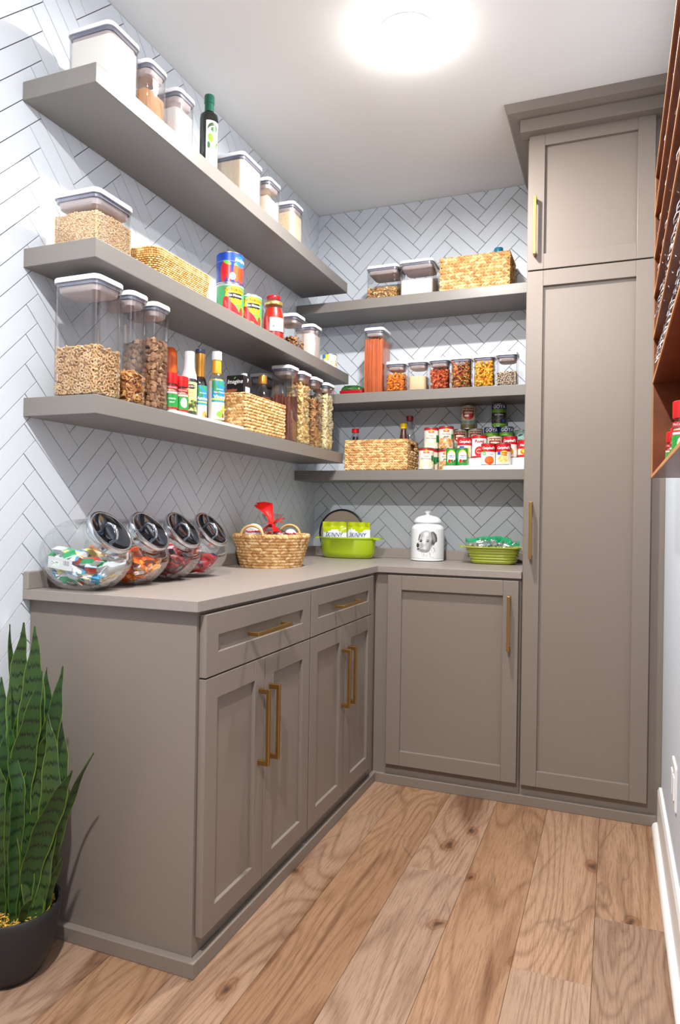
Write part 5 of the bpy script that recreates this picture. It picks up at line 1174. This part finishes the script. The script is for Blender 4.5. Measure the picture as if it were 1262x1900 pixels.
for (x, y, z, rz, lab) in [(.175, -.983, ZC + .138, -1.15, 'round clear pack of white sweets at the near handle of the round basket'), (.215, -.735, ZC + .125, -.6, 'small pack of sweets beside the far handle of the round basket')]:
    t = thing('sweet_pack', lab, 'sweet pack', (x, y, z)); 
    nrm = facing(x, y); M = np.array(Matrix.Rotation(nrm, 4, 'Z')) @ np.array(Matrix.Rotation(PI / 2, 4, 'Y'))
    R_ = .036 if z > ZC + .13 else .026
    MB().lathe([(R_ * .9, -.010), (R_, -.002), (R_, .002), (R_ * .9, .008), (R_ * .5, .010), (.001, .0105)], 28, M=M).build('pack', mat('clear_white_pack', rgb(226, 222, 226), .25, coat=.6, var=.12, vscale=60), t, smooth=50)
    mb = MB()
    for k in range(11):
        b = -R_ * .8 + k * R_ * .16; q_ = np.array([b, .006 + random.uniform(-.003, .003), .0115, 1.]); 
        c = M @ np.array([-q_[1], b, .0105, 1.]); mb.add(t_spindle(5, 2)[0] * .008 + c[:3], t_spindle(5, 2)[1])
    mb.build('stripe', mat('red_sweet', rgb(190, 30, 50), .4), t, smooth=60)

# ================================================================== SNAKE PLANT
def leaf_mat():
    mt, nt, N, L, b = nmat('snake_leaf')
    a = N.new('ShaderNodeVertexColor'); a.layer_name = 'Col'     # R: across 0..1, G: along in metres, B: leaf random
    sp_ = N.new('ShaderNodeSeparateColor'); L.new(a.outputs['Color'], sp_.inputs[0])
    def M_(op, x, y=None, z=None):
        n = N.new('ShaderNodeMath'); n.operation = op
        for i, q in enumerate((x, y, z)):
            if q is None: continue
            if isinstance(q, (int, float)): n.inputs[i].default_value = q
            else: L.new(q, n.inputs[i])
        return n.outputs[0]
    cx = N.new('ShaderNodeCombineXYZ'); L.new(M_('MULTIPLY', sp_.outputs[0], 22), cx.inputs[0]); L.new(M_('MULTIPLY', sp_.outputs[1], 8), cx.inputs[1]); L.new(M_('MULTIPLY', sp_.outputs[2], 40), cx.inputs[2])
    nz = N.new('ShaderNodeTexNoise'); nz.inputs['Scale'].default_value = 1.; nz.inputs['Detail'].default_value = 3; L.new(cx.outputs[0], nz.inputs['Vector'])
    ph = M_('ADD', M_('MULTIPLY', sp_.outputs[1], 30), M_('MULTIPLY', nz.outputs['Fac'], 1.1))
    fr = M_('FRACT', M_('ADD', ph, M_('MULTIPLY', sp_.outputs[2], 7)))
    tri = M_('ABSOLUTE', M_('SUBTRACT', fr, .5))
    rp = N.new('ShaderNodeValToRGB'); e = rp.color_ramp.elements; e[0].position = .08; e[0].color = (1, 1, 1, 1); e[1].position = .15; e[1].color = (0, 0, 0, 1); L.new(tri, rp.inputs['Fac'])
    edge = M_('ABSOLUTE', M_('SUBTRACT', sp_.outputs[0], .5))
    inner = N.new('ShaderNodeValToRGB'); e = inner.color_ramp.elements; e[0].position = .38; e[0].color = (1, 1, 1, 1); e[1].position = .46; e[1].color = (0, 0, 0, 1); L.new(edge, inner.inputs['Fac'])
    g = N.new('ShaderNodeMixRGB'); g.inputs[1].default_value = (*rgb(36, 70, 32), 1); g.inputs[2].default_value = (*rgb(56, 80, 38), 1); L.new(M_('FRACT', M_('MULTIPLY', sp_.outputs[2], 13)), g.inputs[0])
    m1 = N.new('ShaderNodeMixRGB'); L.new(M_('MULTIPLY', rp.outputs['Color'], M_('MULTIPLY', inner.outputs['Color'], .85)), m1.inputs[0]); L.new(g.outputs[0], m1.inputs[1]); m1.inputs[2].default_value = (*rgb(14, 28, 16), 1)
    er = N.new('ShaderNodeValToRGB'); e = er.color_ramp.elements; e[0].position = .47; e[0].color = (0, 0, 0, 1); e[1].position = .485; e[1].color = (1, 1, 1, 1); L.new(edge, er.inputs['Fac'])
    m2 = N.new('ShaderNodeMixRGB'); L.new(er.outputs['Color'], m2.inputs[0]); L.new(m1.outputs[0], m2.inputs[1]); m2.inputs[2].default_value = (*rgb(120, 140, 48), 1)
    L.new(m2.outputs[0], b.inputs['Base Color']); b.inputs['Roughness'].default_value = .38; b.inputs['Specular IOR Level'].default_value = .4
    return mt
M_leaf = leaf_mat()
PX, PY = .128, -2.100
plant = thing('snake_plant', 'tall snake plant with dark banded leaves in a round black pot on the floor', 'potted plant', (PX, PY, 0))
R_ = .115
MB().lathe([(.055, 0), (.068, .003), (.085, .03), (.101, .07), (.110, .11), (R_, .155), (R_ + .001, .170), (R_ - .001, .1725), (R_ - .006, .171), (R_ - .009, .155), (R_ - .012, .13), (.001, .13)], 56).build('pot', mat('black_pot', rgb(36, 37, 40), .5, bump=.15, bscale=300), plant, smooth=50)
MB().lathe([(.001, .1305), (.09, .1305), (.101, .1305), (.1, .150), (.001, .152)][::1], 32).build('soil', mat('soil', rgb(50, 38, 26), .9), plant, smooth=50)
mb = MB(); rs = random.Random(2)
for _ in range(620):
    a = rs.uniform(0, 6.28); q = .100 * math.sqrt(rs.random()); x, y = q * math.cos(a), q * math.sin(a); L2 = []; d = rs.uniform(0, 6.28); z = .150 + rs.uniform(0, .014) * (1.2 - q / .1)
    pts = []; 
    for k in range(5):
        pts.append((x, y, max(.15, z))); d += rs.uniform(-1.2, 1.2); x += .006 * math.cos(d); y += .006 * math.sin(d); z += rs.uniform(-.005, .006)
        h_ = math.hypot(x, y)
        if h_ > .101: x *= .101 / h_; y *= .101 / h_
    mb.tube(pts, rs.uniform(.0008, .0017), 4)
tag(mb.build('moss', mat_isl('moss_curls', [rgb(214, 164, 52), rgb(236, 196, 84), rgb(150, 146, 44), rgb(190, 140, 40), rgb(226, 176, 100), rgb(120, 110, 36)], .7), plant, smooth=60), kind='stuff')
LV = [  # spine points tip -> base (world), half width, facing turn
 ([(.114, -2.06, .846), (.104, -2.062, .716), (.134, -2.08, .524), (.145, -2.085, .32), (.150, -2.09, .15)], .030, -.2),
 ([(.180, -2.09, .846), (.177, -2.09, .73), (.180, -2.1, .537), (.172, -2.1, .329), (.166, -2.1, .15)], .029, .1),
 ([(.056, -2.05, .836), (.058, -2.05, .751), (.100, -2.07, .652), (.128, -2.085, .462), (.138, -2.09, .15)], .019, 1.0),
 ([(.160, -2.03, .732), (.158, -2.03, .634), (.160, -2.05, .452), (.172, -2.08, .15)], .022, .2),
 ([(.239, -2.06, .748), (.228, -2.07, .653), (.210, -2.08, .548), (.192, -2.09, .379), (.185, -2.095, .15)], .024, .4),
 ([(.233, -2.12, .748), (.219, -2.13, .654), (.193, -2.13, .549), (.175, -2.13, .419), (.160, -2.12, .15)], .026, .1),
 ([(.050, -2.07, .705), (.068, -2.08, .610), (.096, -2.09, .456), (.115, -2.1, .15)], .032, -.1),
 ([(.162, -2.15, .642), (.176, -2.15, .552), (.195, -2.15, .455), (.184, -2.145, .335), (.180, -2.14, .15)], .016, .7),
 ([(.236, -2.10, .642), (.248, -2.10, .548), (.245, -2.10, .42), (.212, -2.10, .15)], .021, -.5),
 ([(.327, -2.12, .527), (.289, -2.12, .459), (.237, -2.12, .349), (.203, -2.12, .241), (.190, -2.12, .15)], .024, .2),
 ([(.321, -2.04, .542), (.280, -2.04, .48), (.250, -2.05, .401), (.225, -2.06, .31), (.195, -2.075, .15)], .014, .9),
 ([(.228, -2.09, .60), (.200, -2.10, .494), (.200, -2.11, .381), (.212, -2.11, .15)], .029, .2),
 ([(.140, -2.14, .602), (.143, -2.14, .493), (.132, -2.135, .346), (.136, -2.13, .15)], .022, -.3),
 ([(.267, -2.08, .298), (.240, -2.08, .243), (.212, -2.08, .15)], .010, .5),
 ([(.238, -2.14, .225), (.215, -2.14, .192), (.196, -2.135, .15)], .009, .2),
 ([(.126, -2.16, .555), (.150, -2.16, .451), (.150, -2.155, .321), (.126, -2.14, .15)], .025, .0),
 ([(.138, -2.10, .639), (.133, -2.10, .531), (.130, -2.10, .15)], .014, .3),
 ([(.197, -2.02, .62), (.202, -2.03, .492), (.205, -2.05, .34), (.195, -2.065, .15)], .024, .1),
 ([(.075, -2.13, .56), (.080, -2.13, .45), (.095, -2.125, .3), (.105, -2.12, .15)], .026, .3),
 ([(.09, -2.03, .60), (.085, -2.04, .48), (.10, -2.05, .3), (.11, -2.06, .15)], .026, -.2),
 ([(.06, -2.17, .45), (.075, -2.165, .36), (.09, -2.15, .25), (.10, -2.14, .15)], .020, -.4),
]
fdir = math.atan2(-1.29, 1.36)
def catmull(P_, n):
    P_ = [Vector(p) for p in P_]; P_ = [P_[0] * 2 - P_[1]] + P_ + [P_[-1] * 2 - P_[-2]]; out = []
    for i in range(1, len(P_) - 2):
        for k in range(n):
            t = k / n; a, b, c, d = P_[i - 1:i + 3]
            out.append(.5 * ((2 * b) + (c - a) * t + (2 * a - 5 * b + 4 * c - d) * t * t + (3 * b - a - 3 * c + d) * t ** 3))
    return out + [P_[-2]]
for li, (sp3, hw, turn) in enumerate(LV):
    S_ = catmull(sp3[::-1], 6); n = len(S_); tot = sum((S_[i + 1] - S_[i]).length for i in range(n - 1)); mb = MB(); acc = 0; na = 7; V_ = []; Cc = []; rnd_ = random.Random(li).random()
    for i, p in enumerate(S_):
        if i: acc += (S_[i] - S_[i - 1]).length
        s_ = acc / tot; t_ = (S_[min(i + 1, n - 1)] - S_[max(i - 1, 0)]).normalized()
        wd = hw * (.62 + .38 * math.sin(min(1, s_ / .62) * PI / 2)) * (1 if s_ < .62 else max(.03, 1 - ((s_ - .62) / .38) ** 1.7)); 
        hw_ = hw * 1.12; wd = wd * 1.12; an = fdir + turn * (.4 + .6 * s_) ; nn = Vector((math.cos(an), math.sin(an), 0)); nn = (nn - t_ * nn.dot(t_)).normalized(); sd = t_.cross(nn).normalized()
        for face in (0, 1):
            for k in range(na):
                u = k / (na - 1) - .5; cup = (1 - (2 * u) ** 2) * wd * (.45 - .25 * s_)
                th = .0016 * (1 - (2 * u) ** 4) * (1 if face == 0 else -1)
                q = p + sd * (2 * u * wd) - nn * (cup - wd * .2) + nn * th + sd * (.002 * math.sin(acc * 60 + li + k)) * abs(2 * u)
                V_.append((q.x - PX, q.y - PY, q.z)); Cc.append((k / (na - 1), acc, rnd_))
    f = []
    for i in range(n - 1):
        o = i * 2 * na; o2 = o + 2 * na
        for k in range(na - 1): f += [(o + k, o + k + 1, o2 + k + 1, o2 + k), (o + na + k + 1, o + na + k, o2 + na + k, o2 + na + k + 1)]
        f += [(o, o2, o2 + na, o + na), (o + na - 1, o + 2 * na - 1, o2 + 2 * na - 1, o2 + na - 1)]
    mb.add(V_, f, 0, None, Cc); mb.build('leaf', M_leaf, plant, smooth=70)

# ================================================================== SPICE RACK ON THE RIGHT WALL
M_rack = mat('stained_wood', rgb(118, 60, 24), .45, bump=.2, bscale=90, var=.28, vscale=14, coat=.15)
M_redge = mat('light_wood_edge', rgb(196, 134, 82), .5, var=.1, vscale=20)
RX0, RX1 = 1.579, WX - .0008; RY0, RY1 = -2.60, -1.300
zs_ = [1.243, 1.5012, 1.6215, 1.7359, 1.8415, 1.9589, 2.0705 - .004]
rack = thing('spice_rack', 'stained wooden spice rack with six shelves on the right wall', 'rack', (RX1, -1.95, 1.243))
ro = lambda a, b: ((a[0] - RX1, a[1] + 1.95, a[2] - 1.243), (b[0] - RX1, b[1] + 1.95, b[2] - 1.243))
boxo('back_panel', *ro((RX1 - .006, RY0 + .012, 1.2435), (RX1, RY1 - .012, 2.07)), M_rack, rack)
for y in (RY1 - .012, RY0):
    sd_ = boxo('side_panel', *ro((RX0 + .003, y, 1.243), (RX1, y + .012, 2.0705)), M_rack, rack)
    boxo('front_edge', *ro((RX0, y, 1.243), (RX0 + .0028, y + .012, 2.0705)), M_redge, sd_)
for i, z in enumerate(zs_):
    sh = boxo('shelf_board', *ro((RX0 + .003, RY0 + .0122, z), (RX1 - .0062, RY1 - .0122, z + .0075)), M_rack, rack)
    boxo('front_edge', *ro((RX0, RY0 + .0122, z), (RX0 + .0028, RY1 - .0122, z + .0075)), M_redge, sh)
# clip-top jars
M_wire = mat('bright_wire', (.92, .93, .95), .18, 1.)
def clip_jar():
    t = thing('clip_jar', 'small clear clip-top jar', 'jar')
    r = .0195
    MB().lathe([(r - .003, 0), (r, .003), (r, .050), (r - .002, .056), (r - .005, .060), (r - .004, .063)], 16).build('body', M_glass, t, smooth=50)
    MB().lathe([(r - .0035, .0645), (r - .001, .066), (r - .001, .070), (r - .006, .075), (r - .010, .0765), (.001, .0765)], 16).build('lid', M_glass, t, smooth=50)
    b = MB()
    ring_ = [((r - .0025) * math.cos(a), (r - .0025) * math.sin(a), .0605) for a in np.arange(14) * 2 * PI / 14]; b.tube(ring_, .0011, 5, closed=True)
    b.tube([((r - .002) * math.cos(a), (r - .002) * math.sin(a), .0675) for a in np.arange(14) * 2 * PI / 14], .0010, 5, closed=True)
    # bail towards the front (-x)
    b.tube([(-r + .002, -.010, .0605), (-r - .006, -.0085, .058), (-r - .0105, -.006, .050), (-r - .0125, 0, .043), (-r - .0105, .006, .050), (-r - .006, .0085, .058), (-r + .002, .010, .0605)], .0012, 5)
    b.tube([(-r - .0055, -.009, .058), (-r - .0035, -.007, .068), (-r + .002, -.004, .0765), (-r + .006, 0, .078), (-r + .002, .004, .0765), (-r - .0035, .007, .068), (-r - .0055, .009, .058)], .0011, 5)
    b.build('wire_bail', M_wire, t, smooth=60)
    return t
jar0 = clip_jar(); first = True
rown = {1: 'lowest small shelf', 2: 'second small shelf up', 3: 'third small shelf up', 4: 'fourth small shelf up', 5: 'highest small shelf'}
rs = random.Random(4)
for k in range(1, 6):
    y = RY1 - .042; j = 0
    while y > -2.30:
        o = jar0 if first else copy_tree(jar0); first = False
        o.location = (RX0 + .034 + (0 if k < 3 else .003) + rs.uniform(-.002, .003), y, zs_[k] + .0078); o.rotation_euler = (0, 0, rs.uniform(-.5, .5))
        tag(o, 'small clip-top glass jar on the %s of the wooden rack' % rown[k], 'jar', 'clip-top jars on the %s of the rack' % rown[k])
        y -= rs.uniform(.047, .056) * (1 if k < 3 else rs.choice([1.2, 1.6, 2.2]))
spice('small red-lidded spice jar on the bottom rack board by the right edge', 1.622, -1.523, 1.2508, .021, .092, 'onion', -20)
spice('large red-lidded spice jar at the right edge on the bottom rack board', 1.626, -1.725, 1.2508, .0255, .135, 'garlic', -20)
for nm_ in ('a',):
    for i_, (x, y) in enumerate([(1.625, -1.60), (1.628, -1.85), (1.625, -1.96)]):
        spice(['red-lidded spice jar between the small and the large one on the rack', 'red-lidded spice jar just past the large one on the rack', 'red-lidded spice jar nearest the entrance on the rack'][i_], x, y, 1.2508, .0205, .092, 'onion', -20)
